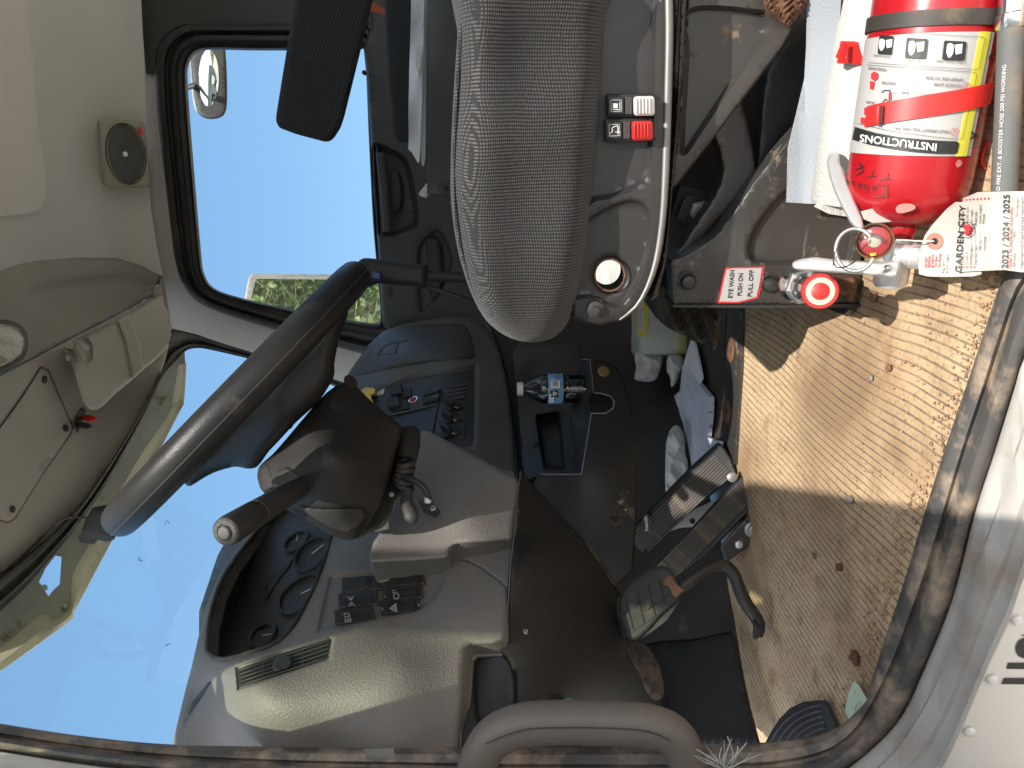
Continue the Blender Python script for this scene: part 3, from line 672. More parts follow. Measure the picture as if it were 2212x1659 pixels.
mk.poly([(2178, 1432), (2300, 1432), (2300, 1446), (2174, 1445)], lf, .001); mk.poly([(2169, 1465), (2300, 1465), (2300, 1479), (2163, 1478)], lf, .001)
mk.poly([(2300, 1378), (2212, 1378), (2200, 1384), (2194, 1396), (2194, 1408), (2200, 1418), (2212, 1423), (2300, 1423)], lf, .001, cr=4); mk.poly([(2206, 1372), (2300, 1360), (2300, 1366), (2210, 1374)], lf, .001)
mk.build('lettering', df, M['ink'])
relief('striker_plate', df, M['zinc'], [(785, 1618), (850, 1616), (852, 1640), (792, 1640)], tY(.50, -.10), .01, step=14)
# grab handle low on the front post
gp = [(1020, 1700), (1035, 1640), (1070, 1590), (1130, 1566), (1220, 1560), (1320, 1562), (1400, 1568), (1455, 1590), (1482, 1640), (1495, 1720)]
gh = thing('grab_handle', 'thick grey brown plastic grab handle at the bottom of the door frame', 'handle', P(1260, 1640, .76))
tube('grip', gh, M['grab'], [P(a, b, .765 - .00 * i) for i, (a, b) in enumerate(gp)], [.020, .021, .022, .0225, .0225, .0225, .0225, .022, .021, .020], 22, sub=.012)
tube('seam', gh, M['stack'], [P(a, b, .741) for a, b in [(1050, 1606), (1130, 1577), (1220, 1572), (1320, 1573), (1400, 1580), (1448, 1600)]], .0006, 6, sub=.01)
# the open driver's door, out of the frame, that shades the pedals
dd = Vector((.70, -.70, 0)).normalized(); dn = Vector((dd.y, -dd.x, 0)); h0 = Vector((-.74, .60, 0))
def slab(name, par, m, u0, u1, z0, z1, th=.05):
    return box(name, par, m, h0 + dd * (u0 + u1) / 2 + U * ((z0 + z1) / 2 + CZ), dd * (u1 - u0), U * (z1 - z0), dn * th, .008)
od = thing('driver_door', 'open white driver door of the truck, swung outwards', 'door', h0 + U * 1.0)
slab('door_skin', od, M['wpaint'], .06, .985, -.55, .42); slab('rear_sun_block', od, M['wpaint'], .55, .985, .421, .979); slab('rear_corner', od, M['wpaint'], .702, .985, .98, 1.14); slab('top_sun_block', od, M['wpaint'], .06, .70, .98, 1.50); slab('front_frame', od, M['wpaint'], .06, .14, .421, .979)  # upper frames oversized to block sun; small glass opening shaped for the dash patch
slab('door_glass', od, M['tglass'], .141, .549, .421, .979, .006)
# roof skin, header over the doorway and back wall (they shade the cab)
def blk(name, par, m, x0, x1, y0, y1, z0, z1, b=.01): return box(name, par, m, ((x0 + x1) / 2, (y0 + y1) / 2, (z0 + z1) / 2 + CZ), (x1 - x0, 0, 0), (0, y1 - y0, 0), (0, 0, z1 - z0), b)
def quadblk(name, par, m, pts, z0, z1):
    v = [Vector((a, b, z0 + CZ)) for a, b in pts] + [Vector((a, b, z1 + CZ)) for a, b in pts]; n = len(pts)
    return link(name, v, [tuple(reversed(range(n))), tuple(range(n, 2 * n))] + [(i, (i + 1) % n, (i + 1) % n + n, i + n) for i in range(n)], m, par, False, bev=.006)
quadblk('roof', cab, M['wpaint'], [(-.62, .56), (-.92, 1.0), (-.95, 1.4), (-.8, 1.9), (-.62, 2.17), (.75, 2.40), (.75, .44)], 1.32, 1.36)
quadblk('door_header', cab, M['dashc'], [(-.68, .60), (-.68, .68), (.75, .54), (.75, .46)], .82, 1.32)
v = [(-.36, .58, .819), (-.36, .62, .819), (-.24, .57, .52), (-.24, .61, .52), (.75, .47, .50), (.75, .51, .50), (.75, .47, .819), (.75, .51, .819)]  # drooping piece added below the header, out of view, to shade the far floor
link('rear_sun_blocker', [(a, b, c + CZ) for a, b, c in v], [(0, 2, 4, 6), (1, 7, 5, 3), (0, 1, 3, 2), (2, 3, 5, 4), (4, 5, 7, 6), (6, 7, 1, 0)], M['dashc'], cab, False)
quadblk('back_wall', cab, M['head'], [(.75, .44), (.79, .44), (.79, 2.4), (.75, 2.4)], -.42, .30); quadblk('back_wall', cab, M['head'], [(.75, .44), (.79, .44), (.79, 2.4), (.75, 2.4)], .90, 1.32)
quadblk('back_wall', cab, M['head'], [(.75, .44), (.79, .44), (.79, .62), (.75, .62)], .301, .899); quadblk('back_wall', cab, M['head'], [(.75, 2.2), (.79, 2.2), (.79, 2.4), (.75, 2.4)], .301, .899)
quadblk('added_rear_window', cab, M['glass'], [(.765, .621), (.770, .621), (.770, 2.199), (.765, 2.199)], .301, .899)  # unseen rear window, added to let sky light into the cab
quadblk('rear_door_post', cab, M['dashc'], [(.26, .48), (.75, .44), (.75, .50), (.26, .54)], -.42, .68)
# floor
fl = relief('floor', None, M['metalb'], [(1455, 1700), (1455, 1250), (1440, 900), (1440, 500), (1440, -80), (2600, -80), (2400, 300), (2170, 640), (2020, 1060), (1890, 1480), (1840, 1580), (1700, 1640), (1640, 1700)], tZ(-.412), (0, 0, -.02), step=50)
tag(fl, kind='structure')
fm = relief('floor_mat', None, M['mat'], [(1604, -60), (1604, 300), (1602, 660), (1600, 760), (1596, 860), (1592, 1000), (1572, 1120), (1568, 1200), (1572, 1262), (1585, 1330), (1600, 1420), (1618, 1520), (1634, 1604), (1700, 1603), (1790, 1584), (1844, 1548), (1876, 1492), (1907, 1397), (1952, 1262), (2015, 1054), (2102, 792), (2171, 587), (2202, 532), (2290, 420), (2500, -60)], tZ(-.402), (0, 0, -.006), step=36)
tag(fm, 'ribbed rubber floor mat caked in dry sandy dirt in front of the seat', 'floor mat')
# raised edge strip between the mat and the tunnel, with rusty rivets
ts = thing('floor_edge_strip', 'dark worn strip with two rusty rivets along the far edge of the mat', 'floor strip', P(1580, 840, 1.28))
relief('strip', ts, M['metalb'], [(1585, 560), (1602, 560), (1604, 700), (1601, 800), (1594, 900), (1588, 1004), (1548, 1000), (1560, 900), (1566, 800), (1572, 660)], tZ(-.396), (0, 0, -.012), rnd=4, rd=.004, step=12)
relief('tunnel_floor', ts, mat('brown_floor', (.045, .034, .026), .6, 200, .3, var=.3, dust=(.12, .09, .06), dsc=20, dthr=.62), [(1440, 560), (1571, 560), (1566, 800), (1560, 900), (1547, 1000), (1540, 1010), (1440, 1010)], tZ(-.400), (0, 0, -.008), step=20)
for a, b in ((1578, 756), (1570, 888)): pdisc('rivet', ts, M['rust'], tZ(-.395), a, b, 13, [(0, 1), (.002, .9), (.004, .5)], 16, axis=(0, 0, 1))
# firewall and near kick panel under the dash
M['brown'] = mat('dusty_floor_cover', (.024, .020, .016), .8, 300, .2, var=.3, dust=(.07, .055, .04), dsc=14, dthr=.6)
relief('firewall', cab, M['brown'], [(1150, 665), (1480, 665), (1490, 900), (1560, 1180), (1640, 1660), (1100, 1660), (1000, 1300), (1000, 900)], tps([(1150, 600, 2.15), (1460, 600, 2.15), (1460, 900, 1.62), (1150, 900, 1.9), (1300, 1100, 1.70), (1560, 1180, 1.36), (1250, 1400, 1.52), (1600, 1400, 1.27), (1640, 1640, 1.165), (1150, 1640, 1.20)]), .02, step=30)
relief('kick_panel', cab, M['toe'], [(1386, 1392), (1430, 1384), (1500, 1380), (1582, 1362), (1604, 1450), (1622, 1530), (1644, 1612), (1400, 1614), (1430, 1560), (1436, 1500)], tps([(1386, 1392, 1.25), (1573, 1366, 1.20), (1620, 1600, 1.06), (1430, 1610, 1.10)]), .02, rnd=6, rd=.01, step=18, cr=6)

# ------------------------------------------------------------------ the driver's seat
cusf = tY(.70); platef = tY(.735); lowf = tY(.80)
seat = thing('driver_seat', 'driver seat with grey knitted cushion on a black pressed steel base', 'seat', (-.05, .95, 1.15))
cush = relief('cushion', seat, M['weave'], [(1000, -70), (988, 80), (980, 200), (974, 330), (974, 430), (985, 520), (1003, 592), (1025, 650), (1052, 694), (1090, 724), (1130, 738), (1170, 738), (1203, 724), (1226, 698), (1246, 650), (1262, 570), (1276, 460), (1290, 330), (1300, 200), (1308, 60), (1310, -70)], cusf, (0, .44, 0), rnd=60, rd=.055, step=18, sm=True,
              extra=lambda x, y: -.014 * math.exp(-((x - 1045 - (740 - y) * .01) / 60) ** 2) + .003 * math.sin(y * .021 + x * .01))
pip = [(1010, -60), (996, 80), (988, 200), (982, 330), (982, 430), (992, 515), (1009, 585), (1030, 640), (1056, 684)]
tube('piping', cush, M['weave'], [P(a, b, cusf(a, b) + .018) for a, b in pip], .0022, 8, sub=.01)
plate = relief('side_plate', seat, M['metal'], [(1270, -70), (1446, -70), (1450, 60), (1446, 250), (1441, 400), (1436, 480), (1424, 560), (1406, 620), (1380, 665), (1345, 692), (1300, 703), (1268, 700), (1235, 690), (1220, 600), (1230, 300)], platef, (0, .03, 0), rnd=16, rd=.012, step=14, cr=8,
               holes=[ell(1317, 594, 32, 34, 0, 30)], emb=[([(1200, -90), (1408, -90), (1410, 60), (1407, 250), (1402, 340), (1390, 385), (1345, 415), (1290, 428), (1200, 430)], .010, 12, True),
               ([(1200, 520), (1262, 480), (1330, 442), (1375, 436), (1398, 460), (1400, 520), (1385, 580), (1360, 635), (1330, 660), (1270, 640), (1200, 640)], .007, 11, True)])
eg = [(1448, -70), (1452, 60), (1448, 250), (1443, 400), (1437, 485), (1425, 563), (1406, 622), (1380, 666), (1345, 694)]
tube('rolled_edge', plate, M['edge'], [P(a - 7, b - 3, platef(a, b) + .001) for a, b in eg], [.004, .0042, .0042, .004, .0038, .0036, .003, .0022, .0012], 10, sub=.02)
tube('hole_rim', plate, M['rust'], [P(a, b, platef(a, b) + .002) for a, b in ell(1317, 594, 32.5, 34.5, 0, 40)], .0012, 8, True)
pdisc('bolt', plate, M['stack'], up_(platef, -.008), 1283, 662, 24, [(0, 1), (.004, 1), (.006, .9), (.006, .72), (.012, .70), (.013, .35), (.017, .33)], 28)
def icon_plane(fn): return fn
for nm, y0, capm, kind in (('rocker_switch', 228, M['whitep'], 0), ('rocker_switch', 281, M['redp'], 1)):
    dx = 0 if kind == 0 else -4
    hs = pbox(nm, seat, M['black'], up_(platef, -.004), 1360 + dx, y0, 104, 50, .010, -1, 0, .002); hs['label'] = ('white' if kind == 0 else 'red') + ' ribbed rocker switch in black housing'
    fr = up_(platef, .0065)
    pbox('symbol_pad', hs, M['ink'], fr, 1330 + dx, y0, 34, 38, .003, 0, 0, .001)
    c_ = pbox('cap', hs, capm, fr, 1389 + dx, y0 + 1, 44, 42, .011, -1, 0, .003)
    for j in range(5): pbox('rib', c_, capm, up_(fr, .0105), 1374 + dx + j * 7.2, y0 + 1, 3, 34, .0022, -1, 0, .0008)
    pbox('cap_well', hs, M['glove'], fr, 1357 + dx, y0, 16, 38, .0015, 0, 0, .0005)
    mk = Marks(); q = up_(fr, .0034); X0, Y0 = 1330 + dx, y0
    mk.line([(X0 - 10, Y0 - 12), (X0 + 12, Y0 - 12), (X0 + 13, Y0 + 12), (X0 - 10, Y0 + 13)], .8, q, closed=True)
    if kind == 0: mk.poly([(X0 - 6, Y0 - 5), (X0 + 5, Y0 - 4), (X0 + 4, Y0 + 6), (X0 - 6, Y0 + 5)], q); mk.line([(X0 - 8, Y0 + 8), (X0 + 9, Y0 + 9), (X0 + 9, Y0 - 8)], 1.5, q)
    else: mk.line([(X0 - 9, Y0 + 9), (X0 - 2, Y0 + 1), (X0 - 5, Y0 - 4), (X0 + 2, Y0 - 8), (X0 + 9, Y0 - 9)], 1.6, q); mk.line([(X0 + 9, Y0 - 8), (X0 + 9, Y0 + 9)], 2.2, q); mk.line([(X0 + 3, Y0 + 4), (X0 + 14, Y0 + 4)], 1.4, q)
    mk.build('symbol', hs, M['inkl'])
relief('rail', seat, M['metal'], [(1452, -70), (1486, -70), (1478, 120), (1464, 300), (1450, 440), (1440, 560), (1420, 640), (1404, 650), (1408, 632), (1426, 585), (1440, 500), (1448, 400), (1456, 200)], tY(.745), (0, .04, 0), rnd=7, rd=.005, step=14, emb=[([(1470, -90), (1476, -90), (1462, 250), (1446, 420), (1440, 420), (1455, 200)], .006, 3, False)])
mk = Marks(); mk.poly(ell(1400, 606, 6, 5), tY(.738)); mk.build('paint_spot', seat, M['mintp'])
usp = relief('upper_frame', seat, M['metalb'], [(1484, -70), (1705, -70), (1712, 40), (1712, 66), (1690, 104), (1600, 222), (1548, 290), (1500, 352), (1462, 400), (1450, 410), (1449, 392), (1462, 250), (1480, 60)], tY(.775), (0, .03, 0), rnd=8, rd=.005, step=16, cr=6,
       emb=[([(1490, 24), (1640, 26), (1654, 40), (1652, 72), (1620, 120), (1560, 210), (1510, 285), (1478, 330), (1474, 300), (1484, 120)], .012, 12, True)])
relief('rusty_weld', seat, M['rust'], [(1652, -40), (1652, 12), (1662, 30), (1680, 45), (1705, 60), (1738, 20), (1758, -10), (1756, -50)], tY(.755), (0, .03, 0), rnd=18, rd=.014, step=7, extra=lambda x, y: .004 * math.sin(x * .5) * math.sin(y * .43 + x * .1))
relief('scissor_arm', seat, M['metalb'], [(1600, 214), (1612, 255), (1626, 322), (1632, 365), (1626, 395), (1560, 462), (1500, 528), (1474, 556), (1464, 560), (1455, 548), (1470, 535), (1500, 488), (1540, 430), (1557, 395), (1562, 362), (1556, 335), (1543, 288)], tY(.83), (0, .02, 0), rnd=5, rd=.004, step=12)
relief('rear_arm', seat, M['metal'], [(1708, 60), (1752, -20), (1770, -40), (1760, 120), (1738, 200), (1728, 260), (1690, 300), (1640, 380), (1636, 360), (1648, 200), (1655, 160)], tY(.85), (0, .02, 0), rnd=5, rd=.004, step=14)
relief('inner_dark_panel', seat, M['metal'], [(1438, 380), (1590, 200), (1700, 120), (1860, -70), (1860, 460), (1700, 500), (1560, 620), (1440, 640)], tY(1.0), (0, .02, 0), step=30)  # dark sheet put behind the seat frame to darken the gaps
relief('inner_box', seat, M['stack'], [(1470, 400), (1560, 420), (1556, 470), (1500, 540), (1440, 500)], tY(.93), (0, .02, 0), step=20, cr=8)
hb = pdisc('hex_bolt', seat, M['zinc'], tY(.90), 1512, 456, 18, [(0, 1.3), (.004, 1.3), (.0045, .8), (.02, .8)], 6)
relief('bolt_bracket', seat, M['metal'], [(1480, 425), (1500, 420), (1508, 450), (1498, 476), (1512, 480), (1500, 500), (1462, 470)], tY(.90), (0, .01, 0), step=10)
lb = relief('base_bracket', seat, M['metalb'], [(1446, 568), (1452, 560), (1470, 556), (1500, 540), (1545, 510), (1590, 450), (1628, 392), (1694, 312), (1760, 240), (1800, 180), (1860, 180), (1860, 659), (1700, 659), (1454, 660)], lowf, (0, .025, 0), rnd=5, rd=.004, step=15, cr=10,
       emb=[([(1690, 420), (1640, 480), (1618, 530), (1622, 556), (1648, 566), (1760, 566), (1830, 570), (1840, 400), (1760, 380)], .010, 14, True)])
relief('lower_flange', seat, M['metal'], [(1453, 659), (1700, 659), (1860, 656), (1860, 664), (1700, 666), (1455, 664)], tY(.797), (0, .05, 0), step=12)
for a, b in ((1484, 607), (1663, 613)):
    pn = pdisc('pivot_pin', seat, M['metal'], up_(lowf, -.001), a, b, 17, [(0, 1.15), (.002, 1.15), (.0022, .95), (.006, .93), (.009, .75), (.0105, .3)], 30)
    q = [(a + 19 * math.cos(t), b + 19 * math.sin(t)) for t in np.linspace(-2.6, 2.9, 26)]
    tube('snap_ring', pn, M['stack'], [P(u, v, lowf(u, v) - .003) for u, v in q], .0011, 6)
# label on the bracket
lab = relief('eye_wash_label', seat, M['inkr'], [(1567, 578), (1600, 577), (1651, 576), (1650, 590), (1645, 620), (1638, 644), (1596, 655), (1550, 655), (1558, 615), (1563, 590)], up_(lowf, .001), .0005, step=12)
mk = Marks(); mk.poly([(1570, 582), (1582, 580), (1646, 579), (1641, 612), (1634, 641), (1598, 651), (1590, 652), (1554, 651), (1560, 625), (1566, 596)], up_(lowf, .0015), .0003); mk.build('face', lab, M['white'])
mk = Marks(); q = up_(lowf, .002)
mk.text('EYE WASH', 1582, 645, -85.5, 13.5, q, .0005, width=61, bold=.5); mk.text('PUSH ON', 1602, 640, -86, 13.5, q, .0005, width=49, bold=.5); mk.text('PULL OFF', 1624, 642, -85.5, 13.5, q, .0005, width=58, bold=.5)
mk.build('lettering', lab, M['ink'])
# rubber bellows under the front of the seat
bel = [(1404, 622), (1408, 660), (1414, 682), (1440, 706), (1470, 722), (1500, 734), (1530, 750), (1546, 752), (1554, 700), (1558, 655), (1500, 640), (1430, 610)]
relief('bellows', seat, M['black'], bel, tY(.95), (0, .20, 0), rnd=14, rd=.012, step=7, sm=True, extra=lambda x, y: .008 * math.sin((x * .94 + (y - 650) * -.32) * 2 * math.pi / 34) * min(1, max(0, (x - 1425) / 30)))
tube('frame_tube', seat, M['stack'], [P(1372, 628, .93), P(1412, 632, .93)], .009, 12)
blk('underseat_dark_block', seat, M['stack'], -.12, .5, .97, 1.25, -.36, -.19)  # dark block added under the seat to stand for the shade there
# eye wash push knob
kn = thing('push_knob', 'round red and cream push knob on a chrome fitting below the eye wash label', 'knob', P(1765, 630, .74))
kc = P(1733, 618, .74); kd = (P(1771, 629, .665) - kc); L = kd.length
lathe('fitting', kn, M['chrome'], kc - kd.normalized() * .03, kd, [(0, .019), (.024, .019), (.030, .0175), (.034, .0175), (.036, .015), (.06, .0145), (.062, .0125), (L + .026, .0125)], 32)
lathe('fitting_nut', kn, M['zinc'], kc, kd, [(0, .0185), (.014, .0185), (.016, .016)], 6)
kf = (P(1771, 629, .665)); kx = (Vector((0, 0, CZ)) - kf).normalized() * .75 + kd.normalized() * .4; kx = kx.normalized()
lathe('rim', kn, M['redp'], kf - kx * .006, kx, [(-.001, .012), (0, .0150), (.002, .0165), (.009, .0165), (.0105, .0155), (.0105, .0130), (.0095, .0127)], 44)
lathe('face', kn, M['beigep'], kf - kx * .006, kx, [(.002, .0128), (.0097, .0128), (.0099, .0070)], 40); lathe('centre', kn, M['redp'], kf - kx * .006, kx, [(.002, .0080), (.0108, .0080), (.0112, .0072)], 36)
relief('mount_tab', kn, M['rust'], [(1800, 600), (1848, 598), (1852, 625), (1846, 650), (1838, 654), (1824, 640), (1800, 636)], tY(.785), (0, .02, 0), step=8, rnd=4, rd=.004, cr=8)
relief('foot_tab', kn, M['metalb'], [(1776, 640), (1835, 636), (1836, 668), (1822, 682), (1806, 676), (1780, 662)], tZ(-.392), (0, 0, -.01), step=8, cr=6, rnd=3, rd=.002)

# ------------------------------------------------------------------ armrests, document box
ar = relief('armrest', None, M['rib'], [(652, -70), (640, -20), (597, 246), (596, 262), (603, 276), (640, 290), (700, 306), (712, 306), (722, 298), (736, 276), (744, 252), (806, 0), (820, -70)], tC(1.0), .06, rnd=15, rd=.018, step=10, cr=6)
tag(ar, 'black ribbed cloth armrest hanging in front of the passenger window', 'armrest', 'folded up armrests')
ar2 = relief('armrest', None, M['rib'], [(828, -70), (833, 60), (840, 180), (846, 262), (852, 296), (862, 308), (900, 312), (912, 300), (912, -70)], tC(1.40), .08, rnd=12, rd=.02, step=14)
tag(ar2, 'narrower black ribbed armrest close behind the pale papers', 'armrest', 'folded up armrests')
wb = relief('seat_belt_webbing', None, M['orange'], [(798, -10), (806, 4), (832, 20), (832, 32), (814, 28), (802, 26), (800, 8)], tC(1.55), .01, step=10)
tag(wb, 'bit of orange red belt webbing between the two ribbed armrests', 'webbing')
bx = thing('document_box', 'dark blue grey steel document box holding papers behind the seat cushion', 'box', P(960, 200, 1.3))
relief('box_side', bx, M['glove'], [(921, -70), (924, 100), (927, 200), (925, 330), (922, 420), (950, 424), (1030, 426), (1060, -70)], tC(1.18), .10, rnd=3, rd=.004, step=24)
br = relief('bracket', bx, M['stack'], [(946, 393), (990, 394), (990, 420), (946, 419)], tC(1.175), .004, step=14)
pdisc('rivet', br, M['black'], tC(1.171), 963, 407, 5, [(0, 1), (.002, .9), (.003, .4)], 16)
relief('torn_lining', bx, M['cloth'], [(921, 396), (930, 400), (933, 408), (930, 420), (920, 428), (908, 424), (904, 418), (912, 408)], tC(1.19), .02, rnd=5, rd=.006, step=4, extra=lambda x, y: .004 * math.sin(x * 1.3) * math.cos(y * 1.1))
relief('latch', bx, M['metal'], [(974, 34), (1000, 26), (1000, 110), (994, 92)], tC(1.17), .008, step=14, rnd=2, rd=.003)
pp = thing('paper_sheaf', 'sheaf of pale papers standing upright with torn lower edges', 'papers', P(900, 150, 1.3))
shp = [[(889, -70), (887, 60), (884, 150), (882, 250), (883, 290), (882, 322), (890, 330), (896, 340), (903, 352), (906, 350), (908, 300), (914, 150), (917, -70)],
       [(897, -70), (905, 150), (906, 300), (910, 350), (912, 360), (916, 356), (919, 340), (921, 150), (922, -70)]]
relief('front_sheet', pp, M['paper'], shp[0], tC(1.30), .004, step=14, extra=lambda x, y: .006 * math.sin(y * .03) * math.sin(x * .12)); relief('rear_sheet', pp, M['whitep'], shp[1], tC(1.32), .004, step=14)
mk = Marks(); q = tC(1.295); mk.text('TOANK', 903, 88, -86, 14, up_(q, .006), .001); mk.poly([(900, 100), (910, 101), (908, 150), (898, 148)], up_(q, .006)); mk.poly([(901, 8), (911, 10), (908, 50), (898, 48)], up_(q, .006)); mk.build('print', pp, M['inkl'])
blk('passenger_seat_base', None, M['stack'], -.15, .7, 1.55, 2.1, -.41, -.12, .02); o = sc.objects['passenger_seat_base']; tag(o, 'black base under the passenger seat beyond the driver seat', 'seat base')

# ------------------------------------------------------------------ paper towels, fire extinguisher, tag and hose
rl = thing('paper_towel_roll', 'white paper towel roll lying behind the fire extinguisher', 'paper roll', P(1850, 250, .78))
ra, rb = P(1850, 436, .728), P(1895, -40, .655); rb.z = ra.z; ra.y = rb.y = .735; axr = (ra - rb).normalized(); rr = .0485
n_ = (ra - rb).length
lathe('roll', rl, M['towel'], rb, axr, [(0, rr), (n_ * .3, rr * 1.01), (n_ * .6, rr), (n_ - .003, rr), (n_, rr - .002), (n_ + .001, rr - .012), (n_ - .001, rr - .013), (n_ + .001, rr - .02), (n_, .017), (n_ - .02, .0165)], 56)
lathe('core', rl, M['card'], rb + axr * (n_ - .03), axr, [(0, .0172), (.0325, .0172), (.0325, .0155), (.02, .0155), (.02, .001)], 30)
relief('loose_sheet', rl, M['towel_shaded'], [(1745, -60), (1742, 100), (1738, 170), (1722, 238), (1702, 320), (1699, 437), (1745, 440), (1790, 440), (1800, 300), (1820, -60)], tY(.765), (0, .001, 0), step=16, extra=lambda x, y: .004 * math.sin(y * .02) - .03 * max(0, (x - 1740) / 80))
relief('torn_edge', rl, M['towel'], [(1776, 425), (1800, 428), (1850, 452), (1880, 470), (1830, 468), (1790, 462), (1758, 446)], up_(tC(.735), .03), .002, step=8)
EA, EB = Vector((.061, .652, -.348 + CZ)), Vector((-.041, .648, -.348 + CZ)); ex_ = (EB - EA).normalized(); er = .0495
ext = thing('fire_extinguisher', 'red fire extinguisher lying on the floor with white instruction label', 'fire extinguisher', (.02, .65, CZ - .4))
E0 = EA - ex_ * .06; bl = .060 + (EB - EA).length + .013
lathe('tank', ext, M['red'], E0, ex_, [(0, er), (bl, er), (bl + .010, er * .985), (bl + .020, er * .93), (bl + .029, er * .82), (bl + .036, er * .64), (bl + .040, er * .42), (bl + .041, .013)], 72, 60)
def parth(name, par, m, s0, s1, rr_, a0, a1, n=48, ns=6, slope=0):
    """part of a cylinder shell hugging the tank; angles from straight up, positive towards the camera"""
    vs = []; fs = []
    for dr_ in (0, -.0006):
        for i in range(ns + 1):
            for k in range(n + 1):
                a = rad(a0 + (a1 - a0) * k / n); s = s0 + (s1 - s0) * i / ns + slope * k / n
                vs.append(E0 + ex_ * s + (U * math.cos(a) - Vector((0, 1, 0)) * math.sin(a)) * (rr_ + dr_))
    q = (ns + 1) * (n + 1)
    for i in range(ns):
        for k in range(n):
            a = i * (n + 1) + k; fs.append((a, a + 1, a + n + 2, a + n + 1)); fs.append((a + q, a + n + 1 + q, a + n + 2 + q, a + 1 + q))
    ed = [i * (n + 1) for i in range(ns + 1)]; 
    for i in range(ns): 
        a, b = ed[i], ed[i + 1]; fs.append((a, b, b + q, a + q)); fs.append((a + n, a + n + q, b + n + q, b + n))
    for k in range(n):
        fs.append((k, k + q, k + 1 + q, k + 1)); b = ns * (n + 1); fs.append((b + k, b + k + 1, b + k + 1 + q, b + k + q))
    return link(name, vs, fs, m, par, True, 40)
ef = tcyl(EA, EB, er + .0012)
E2 = lambda x, y: (1659 + x / 3, y / 3)
def smax(x, y):                               # distance along the tank of a picture point
    return (P(x, y, ef(x, y)) - E0).dot(ex_)
s_lo = smax(*E2(950, 995)); s_hi = smax(*E2(1050, 195)); s_b0 = smax(*E2(1050, 150)); s_b1 = smax(*E2(1050, 45))
lbl = parth('label', ext, M['white'], s_hi, s_lo, er + .0009, -75, 118)
parth('label_edge', lbl, M['yellow'], s_hi - .0002, s_lo + .0002, er + .0015, 100, 112, 6)
parth('rubber_band', ext, M['rubberd'], s_b1, s_b0, er + .0022, -90, 140)
q = up_(ef, .0004)
mk = Marks(); mk.poly([E2(*p) for p in [(562, 822), (700, 862), (850, 888), (1000, 903), (1120, 912), (1225, 916), (1240, 930), (1228, 985), (1215, 996), (1100, 996), (950, 985), (800, 965), (660, 938), (545, 905)]], q, .001, 10)
for a, b, wd_, h_ in ((768, 290, 45, 65), (968, 312, 68, 68), (1215, 327, 73, 65)): mk.poly([E2(a - wd_, b - h_), E2(a + wd_, b - h_ + 8), E2(a + wd_ - 14, b + h_), E2(a - wd_ - 14, b + h_ - 6)], q, .001, 10, cr=3)
for t, a, b, an, sz, wd_ in (('HOLD UPRIGHT. PULL RING PIN', 1180, 846, 184, 25, 360), ('SQUEEZE LEVER.', 1257, 548, 184, 26, 190), ('SWEEP SIDE TO SIDE.', 1268, 508, 183.5, 26, 252), ('APUNTAR', 828, 532, 184, 25, 92), ('PRESIONAR', 768, 444, 186, 24, 120), ('JALAR', 690, 660, 188, 22, 55), ('2m', 915, 590, 184, 26, 46),
                       ('A TRASH - WOOD - PAPER', 1288, 402, 184, 15, 200), ('B LIQUIDS', 985, 388, 184, 15, 90), ('C ELECTRICAL EQUIPMENT', 800, 364, 186, 15, 120)):
    X, Y = E2(a, b); mk.text(t, X, Y, an, sz / 3 * 1.15, q, .0012, width=wd_ / 3)
for t, a, b in (('C', 1438, 336), ('B', 1382, 590), ('A', 1318, 850)): X, Y = E2(a, b); mk.text(t, X, Y, 100 + 0, 26, up_(q, .0010), .0012, wide=1.0, bold=.8)
for pts in ([(690, 195), (900, 212), (1390, 240), (1408, 250), (1372, 440), (1355, 450), (1000, 430), (650, 405)], [(640, 420), (1000, 445), (1340, 468), (1356, 480), (1262, 895), (1245, 902), (1100, 890), (800, 850), (580, 800)]):
    mk.line([E2(*p) for p in pts], .8, q, .001)
mk.line([E2(735, 600), E2(750, 585), E2(790, 585), E2(785, 660)], 2, q, .001); mk.line([E2(740, 665), E2(760, 640), E2(780, 660)], 2, q, .001)
mk.line([E2(790, 600), E2(1035, 610)], .7, q, .001); mk.line([E2(810, 662), E2(1020, 625)], .7, q, .001)
for k in range(16): mk.line([E2(1372 - k * 3.4, 700 + k * 17), E2(1425 - k * 3.4, 704 + k * 17)], 1.2, up_(q, .0006), .001)
mk.build('print', lbl, M['ink'])
mk = Marks(); X, Y = E2(1100, 932); mk.text('INSTRUCTIONS', X, Y, 187, 23, q, .0018, width=168, bold=.9)
for a, b, s_ in ((768, 290, 1), (968, 312, 1.2), (1215, 327, 1.2)):
    mk.poly([E2(a - 5 * s_, b - 30 * s_), E2(a + 38 * s_, b - 36 * s_), E2(a + 34 * s_, b + 14 * s_), E2(a + 2 * s_, b + 22 * s_)], q, .0016, 8)
    mk.poly([E2(a - 44 * s_, b - 34 * s_), E2(a - 30 * s_, b - 40 * s_), E2(a - 12 * s_, b - 30 * s_), E2(a - 14 * s_, b + 16 * s_), E2(a - 34 * s_, b + 40 * s_), E2(a - 48 * s_, b + 16 * s_)], q, .0016, 8, sm=True)
mk.build('lettering', lbl, M['inkw'])
mk = Marks()
for a, b in ((1212, 855), (1288, 562)): mk.line([E2(a + 24 * math.cos(t), b + 26 * math.sin(t)) for t in np.linspace(0, 6.1, 16)], 1.3, q, .0012, True)
X, Y = E2(1222, 838); mk.text('1', X, Y, 184, 13, q, .0012, bold=.4); X, Y = E2(1300, 548); mk.text('2', X, Y, 184, 12, q, .0012)
mk.poly([E2(*p) for p in [(665, 480), (690, 462), (712, 475), (712, 505), (690, 525), (668, 512)]], q, .001, 8); mk.poly([E2(*p) for p in [(660, 525), (690, 530), (680, 580), (660, 575)]], q, .001, 8)
